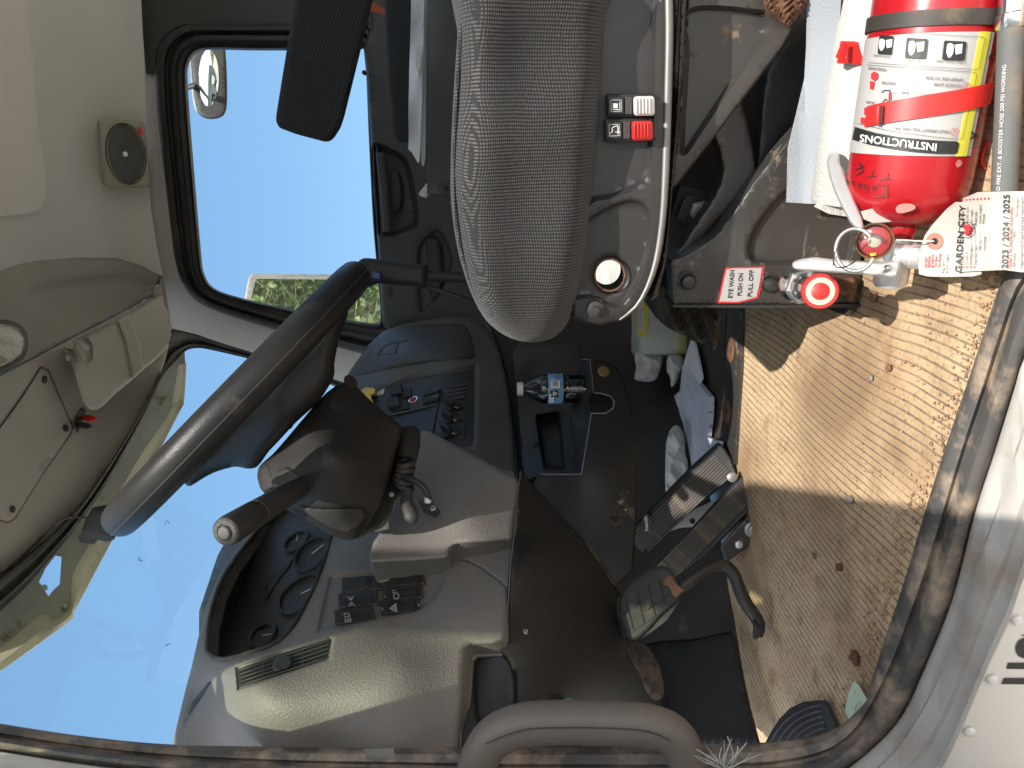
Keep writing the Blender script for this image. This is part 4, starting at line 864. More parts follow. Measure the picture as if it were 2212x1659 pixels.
mk.poly([E2(*p) for p in [(622, 700), (650, 690), (672, 705), (670, 740), (640, 755), (622, 740)]], q, .001, 8); mk.poly([E2(*p) for p in [(600, 760), (640, 765), (635, 805), (600, 800)]], q, .001, 8)
mk.poly([E2(*p) for p in [(1012, 660), (1025, 620), (1050, 608), (1080, 618), (1078, 662), (1066, 640), (1056, 662), (1044, 636), (1030, 662)]], q, .001, 6); mk.poly([E2(*p) for p in [(782, 600), (797, 600), (797, 645), (780, 648)]], q, .001, 6)
mk.build('red_print', lbl, M['inkr'])
mk = Marks(); tf = up_(tcyl(EA, EB, er), .0005)
def stroke(ps, wd_=1.6): mk.line([E2(*p) for p in ps], wd_, tf, .0012)
stroke([(765, 1280), (770, 1205), (700, 1200)]); stroke([(690, 1278), (770, 1268)]); stroke([(745, 1240), (770, 1243)]); stroke([(720, 1165), (798, 1160)]); stroke([(775, 1118), (768, 1162)]); stroke([(628, 1150), (700, 1140)]); stroke([(680, 1100), (668, 1146)])
stroke([(700, 1225), (690, 1205), (672, 1212), (678, 1232), (700, 1225)]); stroke([(640, 1245), (645, 1205), (625, 1190), (615, 1210), (632, 1225)]); stroke([(600, 1225), (602, 1190), (585, 1190), (582, 1215)]); stroke([(565, 1100), (620, 1080), (590, 1055), (612, 1110), (575, 1135)], 2.2); stroke([(560, 1205), (540, 1170)]); stroke([(520, 1185), (505, 1160), (515, 1200)])
mk.build('handwriting', ext, M['ink'])
mk = Marks(); mk.poly([E2(*p) for p in [(830, 1345), (870, 1320), (940, 1325), (955, 1350), (900, 1375), (840, 1380)]], tf, .0006, 6, sm=True); mk.poly([E2(*p) for p in [(1215, 1060), (1235, 1035), (1260, 1050), (1250, 1075), (1225, 1085)]], tf, .0006, 6, sm=True); mk.build('scuff', ext, mat('scuffed_red', (.42, .15, .12), .6, var=.4, vs=90))
# red strap with buckle, its catch on the other side
s1, s2 = smax(*E2(900, 672)), smax(*E2(900, 815))
st = parth('strap', ext, M['redp'], s1, s2, er + .0034, 14, 130, 40, 4, slope=-.018)
pbox('buckle', st, M['redp'], up_(ef, .004), *E2(722, 745), 9, 42, .004, 3, 0, .001); pbox('slot', st, M['rubber'], up_(ef, .0035), *E2(744, 742), 5, 38, .002, 3, 0, .0005)
stc = relief('strap_catch', ext, M['redp'], [E2(*p) for p in [(470, 265), (608, 266), (640, 300), (638, 430), (610, 425), (520, 414), (445, 412), (450, 380), (436, 372), (462, 305)]], tC(.64), .008, step=8, rnd=3, rd=.003)
pbox('catch_slot', stc, M['red'], tC(.636), *E2(500, 340), 4, 36, .003, 3)
# valve head, gauge, levers, ring pin
tip = E0 + ex_ * (bl + .041)
lathe('neck', ext, M['red'], tip, ex_, [(0, .015), (.004, .0155), (.009, .013), (.013, .013)], 30)
relief('tamper_tag', ext, M['tagp'], [E2(*p) for p in [(600, 1370), (680, 1350), (790, 1390), (1000, 1400), (1110, 1385), (1080, 1405), (860, 1430), (760, 1440), (680, 1445), (620, 1420)]], tC(.612), .001, step=8)
vb = lathe('valve_body', ext, M['alum'], tip + ex_ * .012, ex_, [(0, .0155), (.004, .0160), (.010, .0155), (.022, .0150), (.040, .0145), (.044, .012)], 26)
gf = tC(.577); gp0 = P(1889, 521, .600); ga = (Vector((0, 0, CZ)) - gp0).normalized()
gg = lathe('gauge', ext, mat('brass', (.34, .24, .12), .35, metal=.9, var=.2), gp0, ga, [(0, .0150), (.012, .0150), (.016, .0146), (.017, .0136), (.0155, .0130), (.012, .0129)], 36)
lathe('dial', gg, M['redp'], gp0, ga, [(.008, .0129), (.0135, .0129), (.0137, .0126)], 32)
lathe('dial_centre', gg, M['beigep'], gp0, ga, [(.01, .0052), (.0139, .0052), (.0143, .0035)], 28)
dc_ = gp0 + ga * .0137; mk = Marks(); mk.poly([E2(*p) for p in [(640, 1490), (730, 1488), (745, 1510), (720, 1505), (650, 1508), (632, 1512)]], tC((dc_ - Vector((0, 0, CZ))).dot(F)), .0004, 8); mk.build('dial_print', gg, M['inkw'])
mk = Marks(); mk.poly([E2(*p) for p in [(660, 1640), (700, 1636), (704, 1656), (664, 1660)]], tC((dc_ - Vector((0, 0, CZ))).dot(F)), .0006, 8); mk.build('dial_pointer', gg, M['yellow'])
lathe('dial_glass', gg, M['lens'], gp0, ga, [(.014, .0128), (.0165, .012), (.018, .008), (.0186, .001)], 32)
relief('carry_lever', ext, M['alum'], [E2(*p) for p in [(380, 1050), (388, 1015), (405, 990), (432, 980), (452, 985), (462, 1010), (466, 1060), (492, 1105), (520, 1180), (560, 1290), (605, 1400), (622, 1470), (610, 1490), (575, 1490), (530, 1440), (470, 1330), (425, 1230), (395, 1140)]], tps([E2(400, 1000) + (.66,), E2(620, 1480) + (.60,), E2(500, 1200) + (.635,), E2(450, 1250) + (.635,), E2(460, 1000) + (.655,)]), .008, rnd=8, rd=.006, step=6)
lv = relief('squeeze_lever', ext, M['alum'], [(1711, 570), (1716, 564), (1728, 560), (1762, 556), (1800, 560), (1850, 563), (1900, 566), (1938, 562), (1944, 575), (1940, 592), (1928, 599), (1890, 596), (1850, 592), (1790, 588), (1730, 584), (1714, 580)], tps([(1711, 570, .60), (1940, 580, .585), (1830, 560, .592), (1830, 596, .590)]), .012, rnd=7, rd=.005, step=7, sm=True)
pdisc('pivot', lv, M['zinc'], tC(.583), 1916, 580, 8, [(0, 1), (.003, .9), (.0045, .5)], 20)
rp = [P(1889 + 42 * math.cos(t) - 42, 540 + 46 * math.sin(t), .57 - .006 * math.cos(t)) for t in np.linspace(.4, 5.6, 26)]
tube('ring_pin', ext, M['zinc'], rp, .0016, 10)
tube('tie', ext, M['ink'], [P(a, b, .572) for a, b in [(1800, 574), (1804, 545), (1826, 520), (1850, 505)]] + [P(1860, 520, .58)], .0005, 6, sub=.006); tube('tie', ext, M['ink'], [P(a, b, .571) for a, b in [(1800, 560), (1806, 577), (1830, 575), (1850, 562)]], .0005, 6, sub=.006)
lathe('nozzle', ext, M['alum'], P(1930, 548, .60), P(1998, 556, .59) - P(1930, 548, .60), [(0, .009), (.012, .009), (.013, .0105), (.028, .010), (.030, .0085)], 24)
tube('tag_string', ext, M['whitep'], [P(a, b, .565) for a, b in [(1936, 518), (1960, 519), (1990, 521), (2017, 521)]], .0006, 6, sub=.008)
# inspection tags
tg = thing('inspection_tag', 'off white cardboard inspection tags tied to the extinguisher valve', 'tag', P(2100, 510, .57))
tf1 = tps([(1990, 580, .575), (2020, 520, .568), (2081, 430, .58), (2200, 415, .530), (2200, 590, .527), (2100, 590, .545), (2270, 500, .522), (2120, 440, .553)])
relief('card', tg, M['tagp'], [(1985, 592), (1984, 570), (1990, 530), (1998, 508), (2012, 488), (2046, 450), (2064, 436), (2120, 440), (2120, 592), (2102, 597), (2040, 598), (2004, 597)], tf1, .0008, step=14)
relief('card', tg, M['tagp'], [(2080, 428), (2112, 415), (2150, 414), (2212, 413), (2290, 416), (2290, 586), (2206, 588), (2170, 583), (2120, 585), (2076, 587), (2062, 584), (2066, 520), (2072, 470)], up_(tf1, .004), .0008, step=14)
mk = Marks(); mk.poly(ell(2019, 521, 18, 18, 0, 26), tf1, .0012); ey = mk.build('reinforcement', tg, M['clot'] if 0 else mat('tag_ring', (.38, .17, .12), .8)); mk = Marks(); mk.poly(ell(2019, 521, 6.5, 7, 0, 20), tf1, .0018); mk.build('hole', tg, M['ink'])
q = up_(tf1, .0045); mk = Marks(); q1 = tf1
mk.text('GARDEN CITY', 2076, 590, -86, 19, up_(tf1, .0048), .001, width=146, bold=.8)
mk.text('2023 / 2024 / 2025', 2177, 581, -88.5, 19, q, .001, width=160, bold=.8)
for t, a, b, wd_ in (('FE-36', 2081, 572, 20), ('CLASS D', 2090, 572, 28), ('WATER MIST', 2100, 572, 42), ('HALON 1301', 2110, 572, 40), ('FE-13', 2120, 540, 20), ('SYSTEM', 2130, 540, 28), ('HALOTRON', 2081, 488, 32), ('HALON 1211', 2091, 487, 38), ('WET CHEM', 2101, 486, 32), ('INERGEN', 2110, 485, 28), ('CLEAN AGENT', 2119, 484, 42), ('FM200', 2127, 484, 22),
                        ('SERVICED', 2193, 578, 32), ('NEW', 2193, 514, 16), ('RECHARGED', 2199, 468, 40), ('FULL WT.', 2040, 590, 26), ('D.O.T. CERT', 2048, 590, 40)): mk.text(t, a, b, -87, 7.5, q if a > 2060 else q1, .001, width=wd_)
for a in (2096, 2105, 2115, 2125, 2135, 2185, 2206): mk.line([(a, 583), (a + 2, 425 if a > 2180 else 500)], .6, q, .001)
for k in range(9): mk.line([(2200, 578 - k * 19), (2212, 578 - k * 19)], .6, q, .001)
for k, t in enumerate(('DEC', 'NOV', 'OCT', 'SEP', 'AUG', 'JUL', 'JUN', 'MAY')): mk.text(t, 2211, 575 - k * 19, -88, 7, q, .001, width=13)
tc = [(2089 + 17 * math.cos(t), 497 + 17 * math.sin(t)) for t in np.linspace(0, 6.1, 22)]; mk.line(tc, 1.2, q, .001, True); mk.text('NAFED', 2093, 511, -60, 9, q, .0025, width=30, bold=.5)
mk.build('print', tg, M['ink'])
mk = Marks(); mk.poly([(2082, 486), (2094, 484), (2102, 495), (2096, 508), (2086, 508), (2079, 498), (2086, 500), (2081, 492)], q, .0015, 6)
for k in range(8): mk.poly(ell(2079 + k * 8, 432 - k * .5, 2, 2.2, 0, 10), q, .001); mk.poly(ell(2065 + k * 7.8 if k < 6 else 2065, 577, 2, 2.2, 0, 10), q, .001)
for t, a, b, wd_ in (('DO NOT', 2002, 578, 22), ('REMOVE', 2009, 578, 24), ('By Order Of', 2016, 578, 28), ('The State', 2023, 578, 24), ('Fire Marshal', 2031, 578, 30)): mk.text(t, a, b, -86, 7.5, q1, .001, width=wd_, bold=.3)
mk.text('VOID 1 YR. FROM MO. PUNCHED', 2184, 578, -88.5, 7, q, .001, width=130, bold=.3); mk.build('red_print', tg, M['inkr'])
# booster hose
hs = thing('booster_hose', 'grey booster hose with faint lettering lying beside the extinguisher', 'hose', P(2175, 250, .56))
hA, hB = P(2190, -60, .528), P(2168, 440, .556)
tube('hose', hs, M['hose'], [hA, P(2184, 80, .533), P(2177, 250, .545), hB], .0090, 24, sub=.02)
hcf = up_(tcyl(P(2186, 40, .532), P(2171, 400, .554), .0092), 0)
mk = Marks(); mk.text('D FIRE EXT. & BOOSTER HOSE 200 PSI WORKING PRESSURE', 2160, 412, -87.2, 12, hcf, .0008, width=330); mk.build('lettering', hs, M['inkl'])
lathe('fitting', hs, M['chrome'], P(2187, 62, .533), P(2191, 0, .528) - P(2187, 62, .533), [(0, .0105), (.003, .0118), (.010, .0118), (.011, .0105), (.022, .0105), (.023, .012), (.04, .012)], 26)
tube('red_wire', hs, M['redp'], [P(a, b, .60) for a, b in [(2150, 290), (2134, 305), (2122, 335), (2120, 350), (2128, 366)]], .0012, 8, sub=.01)

# ------------------------------------------------------------------ dashboard
dash = thing('dashboard', 'grey vinyl dashboard with gauges, rocker switches, air vent and glovebox', 'dashboard', (-.8, 1.3, 1.5))
dfn = tpsX([(360, 1640, -.80), (500, 1640, -.745), (700, 1640, -.725), (990, 1640, -.72), (430, 1540, -.78), (560, 1515, -.66), (700, 1480, -.645), (860, 1430, -.63), (990, 1390, -.64), (650, 1580, -.685), (850, 1560, -.67), (960, 1500, -.665),
            (405, 1480, -.86), (440, 1350, -.86), (500, 1440, -.69), (600, 1400, -.675), (700, 1350, -.66), (850, 1350, -.645), (1000, 1330, -.63), (1090, 1380, -.64), (470, 1245, -.87), (720, 1200, -.70), (800, 1250, -.665), (900, 1250, -.645), (1100, 1200, -.63), (560, 1130, -.90), (760, 1120, -.71), (1120, 1030, -.60), (900, 1050, -.66), (640, 1330, -.69)])
gh_ = [(447, 1400), (452, 1412), (466, 1421), (490, 1423), (545, 1408), (600, 1386), (636, 1348), (662, 1300), (680, 1262), (700, 1210), (716, 1152), (728, 1090), (700, 1060), (640, 1070), (590, 1110), (540, 1165), (498, 1220), (470, 1275), (452, 1340)]
dm = relief('main_panel', dash, M['dash'], [(368, 1650), (372, 1605), (385, 1555), (400, 1492), (414, 1440), (430, 1370), (446, 1308), (470, 1248), (500, 1198), (530, 1160), (560, 1128), (620, 1050), (720, 1010), (860, 1000), (1000, 1000), (1110, 1020), (1118, 1060), (1108, 1165), (1100, 1230), (1096, 1300), (1092, 1372), (1086, 1384), (1066, 1392), (1014, 1394), (1006, 1402), (1003, 1430), (990, 1650)], dfn, (-.03, .01, -.01), rnd=12, rd=.010, step=13, holes=[gh_],
            emb=[([(713, 1247), (760, 1240), (880, 1232), (965, 1228), (961, 1246), (948, 1278), (930, 1302), (903, 1319), (800, 1340), (687, 1364)], .012, 9, False),
                 ([(510, 1442), (600, 1410), (712, 1376), (719, 1380), (709, 1426), (620, 1455), (514, 1490)], .010, 6, False),
                 ([(402, 1532), (420, 1490), (452, 1462), (463, 1464), (455, 1484), (430, 1524), (398, 1562)], .003, 5, False)])
dl_ = lambda d: up_(dfn, d)
# instrument cluster
cl = tpsX([(450, 1410, -.93), (560, 1400, -.83), (690, 1240, -.775), (720, 1110, -.775), (600, 1060, -.90), (480, 1250, -1.02), (560, 1250, -.90), (640, 1170, -.83), (500, 1160, -1.02)])
ic = relief('instrument_cluster', dash, M['stack'], [(430, 1440), (500, 1445), (610, 1400), (680, 1310), (730, 1170), (760, 1080), (720, 1020), (600, 1040), (520, 1110), (470, 1200), (430, 1320)], cl, .02, step=18)
tube('hood_rim', ic, M['rubberd'], [P(a, b, dfn(a, b) - .002) for a, b in gh_], .0032, 8, True, sub=.02)
hoodv = []; hoodf = []; hp = catmull(gh_, 14, True); nh = len(hp)
for a, b in hp:
    p0 = P(a, b, dfn(a, b) + .004); p1 = P(a, b, cl(a, b)); hoodv += [p0, p0 + Vector((-.13, .03, -.01))]
for i in range(nh): j = (i + 1) % nh; hoodf.append((2 * i, 2 * j, 2 * j + 1, 2 * i + 1))
link('hood', hoodv, hoodf, M['stack'], ic)
cp = up_(cl, .004)
for (a, b, rx, ry, an, nd_) in ((640, 1169, 30, 15, -38, -60), (673, 1197, 44, 26, -45, 10), (649, 1283, 56, 29, -40, 25), (566, 1373, 32, 19, -38, 40)):
    gr = tube('gauge', ic, M['black'], [P(u, v, cp(u, v) - .012) for u, v in ell(a, b, rx, ry, an, 40)], .0034, 10, True)
    mk = Marks(); mk.poly(ell(a, b, rx - 3, ry - 3, an, 36), cp, .002); mk.build('dial', gr, M['ink'])
    mk = Marks(); fc = up_(cl, .008); c0, s0 = math.cos(rad(an)), math.sin(rad(an))
    for k in range(17):
        t = rad(140 + k * 260 / 16); u0, u1 = (.80, .92)
        g_ = lambda u: (a + rx * u * math.cos(t) * c0 - ry * u * math.sin(t) * s0, b + rx * u * math.cos(t) * s0 + ry * u * math.sin(t) * c0)
        mk.line([g_(u0 if k % 4 else .72), g_(u1)], .9, fc)
    mk.build('scale_marks', gr, M['inkg'])
    mk = Marks(); t = rad(nd_); mk.line([(a, b), (a + rx * .75 * math.cos(t) * c0 - ry * .75 * math.sin(t) * s0, b + rx * .75 * math.cos(t) * s0 + ry * .75 * math.sin(t) * c0)], 1.8, up_(cl, .010)); mk.build('needle', gr, M['inkl'])
relief('display', ic, M['black'], [(570, 1262), (604, 1228), (632, 1205), (622, 1226), (594, 1262), (578, 1290), (566, 1300)], up_(cp, .003), .004, step=10, cr=3)
# air vent
vn = thing('air_vent', 'x', 'y', (0, 0, 0)) if 0 else None
vh = relief('air_vent', dash, M['ink'], [(515, 1446), (600, 1414), (710, 1380), (715, 1383), (705, 1422), (620, 1451), (518, 1484)], up_(dfn, -.008), .02, step=14)
vf = up_(dfn, -.004)
for k in range(5):
    u = k / 4; A_ = np.array((517, 1449 + u * 33)); B_ = np.array((711, 1383 + u * 36))
    pts = [A_ + (B_ - A_) * t for t in np.linspace(0, 1, 8)]
    tube('slat', vh, M['black'], [P(p[0], p[1], vf(*p) - .001) for p in pts], .0013, 8)
for t in (.28, .72):
    a_, b_ = 517 + 194 * t, 1449 - 66 * t; tube('vane', vh, M['blackd'], [P(a_, b_, vf(a_, b_) + .001), P(a_ - 3, b_ + 34, vf(a_, b_ + 34) + .001)], .0012, 6)
relief('vent_tab', vh, M['black'], [(592, 1424), (618, 1416), (629, 1420), (633, 1436), (622, 1444), (598, 1451), (588, 1444)], up_(dfn, .006), .02, rnd=5, rd=.006, step=7, cr=5)
dv = []
for k in range(4):
    o_ = k * 11; relief('defroster_slot', dash, M['ink'], [(404 + k * 2 + o_ * .1, 1543 - o_), (446 + k * 2, 1478 - k * 2), (455 + k, 1476 - k * 2), (412 + k * 3 + o_ * .1, 1541 - o_)] if k < 3 else [(400, 1556), (420, 1536), (424, 1538), (403, 1562)], up_(dfn, -.001), .004, step=8)
# rocker switches
swf = up_(dfn, -.010)
def rocker(a, b, an, kind):
    r = pbox('rocker_switch', dash, M['blackd'], swf, a, b, 86, 31, .004, an, 0, .0025)
    f2 = up_(swf, .004); c0, s0 = math.cos(rad(an)), math.sin(rad(an)); L = lambda u, v: (a + u * c0 - v * s0, b + u * s0 + v * c0)
    if kind == 'dimmer':
        o, ex, ey, n = frame(f2, *L(8, 0), an); lathe('thumb_wheel', r, M['blackd'], o - ey * 12 - n * .004, ey, [(0, .0085), (ey.length * 2, .0105), (ey.length * 22, .0105), (ey.length * 24, .0085)], 40)
        for k in range(8):
            t = math.pi * k / 7; q_ = o - n * .004 + (ex.normalized() * math.cos(t) + n * math.sin(t)) * .0108
            box('knurl', r, M['stack'], q_, ey * 21, ex.normalized() * .0011, n * .0011, .0003)
    else:
        relief('rocker', r, M['black'], [L(-28, -11), (L(-8, -12)), L(12, -10), L(30, -11), L(34, -4), L(34, 6), L(30, 11), L(8, 13), L(-10, 12), L(-28, 13), L(-33, 6), L(-33, -6)], up_(swf, .012), .010, rnd=5, rd=.006, step=5, extra=lambda x, y: -.004 * abs((x - a) / 33) ** 1.5 * (1.6 if x < a else .6) + .002, ang=60)
    mk = Marks(); f3 = up_(swf, .0195 if kind != 'dimmer' else .0055)
    fA = up_(swf, .0055)
    if kind == 'dimmer': mk.line([L(-30, -8), L(-24, -11), L(-18, -8)], 1, f3); mk.line([L(-30, 6), L(-24, 9), L(-18, 6)], 1, f3); mk.line([L(-24, -3), L(-20, 0), L(-24, 3), L(-28, 0)], 1, f3, .0005, True)
    if kind == 'marker':
        for v in (-1, 1): mk.line([L(-16, v * 2), L(-20, v * 6), L(-12, v * 6)], 1.1, f3, .0005, True); [mk.line([L(-16 + k * 4, v * 7.5), L(-16 + k * 7, v * 11)], 1, f3) for k in (-1, 0, 1)]
    if kind == 'head': mk.line([L(-22, -10), L(-14, -10), L(-10, -6), L(-10, -3), L(-22, -3)], 1.1, f3, .0005, True); [mk.line([L(-21 + k * 4, 0), L(-21 + k * 4, 10)], 1.2, f3) for k in range(4)]
    if kind == 'washer': mk.line([L(-20, 0), L(-12, -4), L(-8, 2), L(-12, 9), L(-19, 8)], 1.1, f3, .0005, True); mk.line([L(-14, -8), L(-22, -11)], 1, f3); mk.line([L(-16, -4), L(-23, -6)], 1, f3)
    if kind == 'hazard': mk.line([L(-23, 0), L(-9, -9), L(-9, 9)], 1.1, f3, .0005, True); mk.line([L(-18, 0), L(-11.5, -4.5), L(-11.5, 4.5)], 1, f3, .0005, True)
    if kind in ('marker', 'head', 'washer', 'hazard'):
        mk.line([L(-39, -4), L(-39, 4)], 1, fA); mk.line([L(38 + 2.5 * math.cos(t), 4 * math.sin(t)) for t in np.linspace(0, 5.6, 10)], .9, fA, .0005, True)
    if mk.v: mk.build('symbol', r, M['inkl'])
    return r
for a, b, an, kd_, lb_ in ((782, 1264, -5, 'dimmer', 'panel dimmer with knurled wheel'), (774, 1297, -6, 'marker', 'rocker with clearance lamp symbol'), (766, 1333, -6, 'head', 'rocker with headlamp symbol'), (874, 1253, -5, 'blank', 'plain rocker, dusty'), (870, 1283, -6, 'washer', 'rocker with work lamp symbol'), (865, 1312, -6, 'hazard', 'rocker with hazard triangle')):
    rocker(a, b, an, kd_)['label'] = lb_
# knee panel in front of the column
kpf = tpsX([(906, 931, -.545), (930, 1000, -.56), (895, 1040, -.575), (860, 1085, -.59), (830, 1140, -.60), (800, 1215, -.615), (1000, 1000, -.555), (1115, 1030, -.565), (1000, 1110, -.575), (1107, 1110, -.59), (1107, 1168, -.60), (970, 1205, -.605), (950, 1140, -.59)])
kp = relief('knee_panel', dash, M['dash'], [(906, 931), (925, 930), (1000, 970), (1080, 1014), (1121, 1036), (1118, 1080), (1108, 1166), (1060, 1172), (985, 1176), (972, 1186), (969, 1207), (900, 1213), (802, 1217), (797, 1208), (806, 1170), (826, 1146), (845, 1112), (861, 1079), (878, 1052), (892, 1032), (889, 1004), (898, 970)], kpf, (-.045, .012, -.004), rnd=11, rd=.012, step=12.5, cr=12)
mk = Marks(); mk.line([(971, 1207), (985, 1207), (1010, 1213), (1040, 1228), (1070, 1250), (1096, 1272)], 1.6, up_(dfn, .0), .0005); mk.build('seam', dash, M['ink'])
relief('lower_panel', dash, M['dash'], [(975, 1190), (990, 1180), (1050, 1176), (1108, 1170), (1102, 1230), (1098, 1268), (1070, 1246), (1040, 1224), (1008, 1208), (972, 1204)], up_(dfn, .008), (-.02, 0, 0), rnd=5, rd=.004, step=10, cr=5)
# black lower trim and the scuffed kick panel
ltf = tpsX([(1125, 1018, -.565), (1110, 1110, -.585), (1108, 1170, -.60), (1100, 1300, -.635), (1070, 1395, -.66), (1005, 1410, -.675), (990, 1640, -.72), (1130, 1200, -.605), (1200, 1110, -.63), (1262, 1175, -.67), (1330, 1290, -.73), (1400, 1420, -.80), (1435, 1500, -.86), (1180, 1300, -.655), (1215, 1500, -.73), (1215, 1640, -.78), (1300, 1400, -.74), (1100, 1500, -.695), (1380, 1560, -.87), (1280, 1600, -.85)])
lt = relief('lower_trim', dash, M['toe'], [(1125, 1016), (1132, 1022), (1165, 1062), (1200, 1104), (1232, 1135), (1262, 1168), (1296, 1215), (1326, 1262), (1352, 1320), (1375, 1375), (1400, 1420), (1422, 1462), (1434, 1500), (1430, 1530), (1412, 1545), (1370, 1548), (1300, 1600), (1216, 1650), (990, 1650), (1002, 1480), (1004, 1415), (1012, 1398), (1066, 1395), (1088, 1388), (1095, 1374), (1099, 1300), (1103, 1230), (1110, 1168), (1118, 1090)], ltf, (-.02, .01, -.01), rnd=6, rd=.006, step=14,
            emb=[([(1030, 1400), (1060, 1398), (1095, 1420), (1112, 1460), (1110, 1540), (1085, 1560), (1040, 1562), (1028, 1520)], .012, 12, True)])
mk = Marks(); mk.line([(1124, 1018), (1117, 1090), (1109, 1168), (1102, 1230), (1098, 1300), (1094, 1374)], 1.2, ltf, .0015); mk.build('trim_edge', lt, M['inkg'])
mk = Marks(); mk.line([(1005, 1408), (1003, 1480), (998, 1560), (993, 1640)], 2.2, ltf, .0015); mk.build('pocket_edge', lt, M['inkg'])
for a, b in ((1135, 1365), (1008, 1566), (1122, 1256)): pdisc('screw', lt, M['stack'] if b != 1365 else M['zinc'], up_(ltf, -.001), a, b, 4.5, [(0, 1.3), (.001, 1.2), (.0015, .8), (.004, .6)], 16)
def dirt_patch(par, poly, fn, m, name='dried_mud', n=1, th=.0012): return relief(name, par, m, poly, up_(fn, th), .0008, step=5, sm=True, rnd=3, rd=.0008, extra=lambda x, y: .0006 * math.sin(x * .9) * math.sin(y * .8))
M['ribtop'] = mat('worn_rib_top', (.075, .064, .052), .7, var=.3, vs=20, dust=(.20, .15, .10), dsc=30, dthr=.5)
M['padm'] = mat('worn_pedal_pad', (.033, .030, .027), .65, 300, .2, var=.3, vs=20, dust=(.22, .14, .09), dsc=24, dthr=.58)
M['mud'] = mat('dried_mud', (.085, .064, .048), .95, 70, .4, var=.5, vs=40, dust=(.018, .016, .015), dsc=26, dthr=.46, dw=.14)
dirt_patch(lt, [(1334, 1290), (1342, 1296), (1350, 1330), (1364, 1372), (1376, 1384), (1398, 1396), (1420, 1430), (1432, 1470), (1433, 1500), (1420, 1512), (1400, 1500), (1382, 1458), (1362, 1420), (1346, 1372), (1334, 1330)], ltf, M['mud'])
dirt_patch(lt, [(1264, 1162), (1272, 1172), (1296, 1205), (1316, 1240), (1334, 1262), (1326, 1264), (1308, 1240), (1284, 1202), (1266, 1176)], ltf, M['mud'])
# passenger side of the dash
pf = tps([(720, 860, 1.92), (760, 795, 2.08), (828, 714, 2.16), (900, 694, 2.12), (1000, 686, 2.08), (830, 760, 2.02), (900, 750, 1.965), (1000, 740, 1.955), (1060, 740, 2.0), (800, 830, 1.93), (900, 800, 1.905), (1020, 790, 1.89), (850, 900, 1.78), (1000, 870, 1.73), (900, 960, 1.64), (1010, 960, 1.55), (1080, 820, 1.86), (1095, 900, 1.72), (1110, 1020, 1.45), (1000, 1040, 1.42), (760, 1000, 1.66), (640, 1000, 1.8)])
pdp = relief('passenger_panel', dash, M['dashc'], [(700, 880), (735, 838), (760, 795), (798, 742), (828, 715), (862, 702), (900, 694), (975, 684), (1015, 686), (1042, 698), (1062, 722), (1080, 762), (1092, 810), (1100, 850), (1110, 930), (1116, 1040), (1060, 1080), (900, 1100), (700, 1080), (640, 980)], pf, (-.10, 0, 0), rnd=10, rd=.03, step=15,
              emb=[([(775, 862), (880, 815), (1028, 790), (1032, 800), (1028, 955), (1020, 970), (880, 1000), (780, 990)], .012, 7, False)])
gb = relief('glovebox', dash, M['glove'], [(766, 812), (786, 775), (812, 737), (832, 719), (880, 704), (925, 699), (985, 698), (1004, 702), (1018, 725), (1026, 772), (1000, 773), (930, 779), (850, 793)], up_(pf, .010), (-.02, 0, 0), rnd=6, rd=.006, step=13, cr=6,
             emb=[([(826, 753), (838, 744), (884, 735), (872, 758), (862, 763), (816, 770)], .012, 5, False)])
relief('latch', gb, M['glove'], [(828, 754), (841, 745), (862, 741), (854, 764), (820, 769)], up_(pf, .006), .006, step=8, rnd=2, rd=.002)
sf = up_(pf, -.010)
sk = relief('control_panel', dash, M['stack'], [(780, 864), (880, 820), (1024, 796), (1022, 950), (1016, 962), (880, 992), (790, 982)], sf, (-.01, 0, 0), step=16, cr=4)
relief('storage_slot', sk, M['ink'], [(843, 899), (944, 876), (930, 941), (870, 957), (850, 950)], up_(sf, .003), .003, step=14, cr=4)
tube('slot_rim', sk, M['dashc'], [P(a, b, sf(a, b) - .004) for a, b in [(842, 897), (946, 873), (932, 943), (870, 958)]], .0025, 8)
hv = relief('climate_panel', sk, M['stack'], [(948, 876), (1010, 866), (1004, 948), (938, 936)], up_(sf, .004), .003, step=12, cr=5, rnd=2, rd=.002)
for k, (a, b) in enumerate(((972, 878), (968, 905), (966, 934))):
    kb = pdisc('knob', hv, M['black'], up_(sf, .006), a, b, 14, [(0, 1), (.004, .98), (.006, .8)], 28); o, ex, ey, n = frame(up_(sf, .012), a + 2, b, 25)
    box('grip', kb, M['black'], o + n * .010, ex * 24, ey * 8, n * .022, .003); pbox('pointer', kb, M['inkl'], up_(sf, .034), a + 14, b + 3, 7, 1.4, .001, 25)
    pdisc('push_button', hv, M['black'], up_(sf, .006), a + 22, b + 2, 6, [(0, 1), (.004, .9), (.005, .4)], 16)
mk = Marks(); f4 = up_(sf, .0075); mk.line([(972 + 17 * math.cos(t), 878 + 17 * math.sin(t)) for t in np.linspace(2.4, 3.6, 8)], 1.6, f4); mk.build('warm_arc', hv, M['inkr'])
for k, (a, b) in enumerate(((858, 847), (852, 874))):
    r_ = pbox('valve_switch', sk, M['black'], up_(sf, .001), a, b, 26, 21, .012, -12, 0, .002); pbox('switch_base', r_, M['black'], up_(sf, .001), a + 20, b + 3, 22, 19, .005, -12)
    mk = Marks(); mk.text(('185', 'T-5')[k], a - 9, b + 1, 0 - 8, 6, up_(sf, .0145), .001); mk.line([(a - 8, b + 5), (a + 6, b + 3)], 1, up_(sf, .0145)); mk.build('symbol', r_, M['inkl'])
for k, (a, b) in enumerate(((930, 850), (928, 866), (934, 844))):
    if k < 2: r_ = pbox('toggle_switch', sk, M['black'], up_(sf, .001), a, b, 30, 12, .008, -16, 0, .002); pbox('lever', r_, M['glove'], up_(sf, .009), a + 16, b - 4, 16, 7, .010, -30, 0, .002)
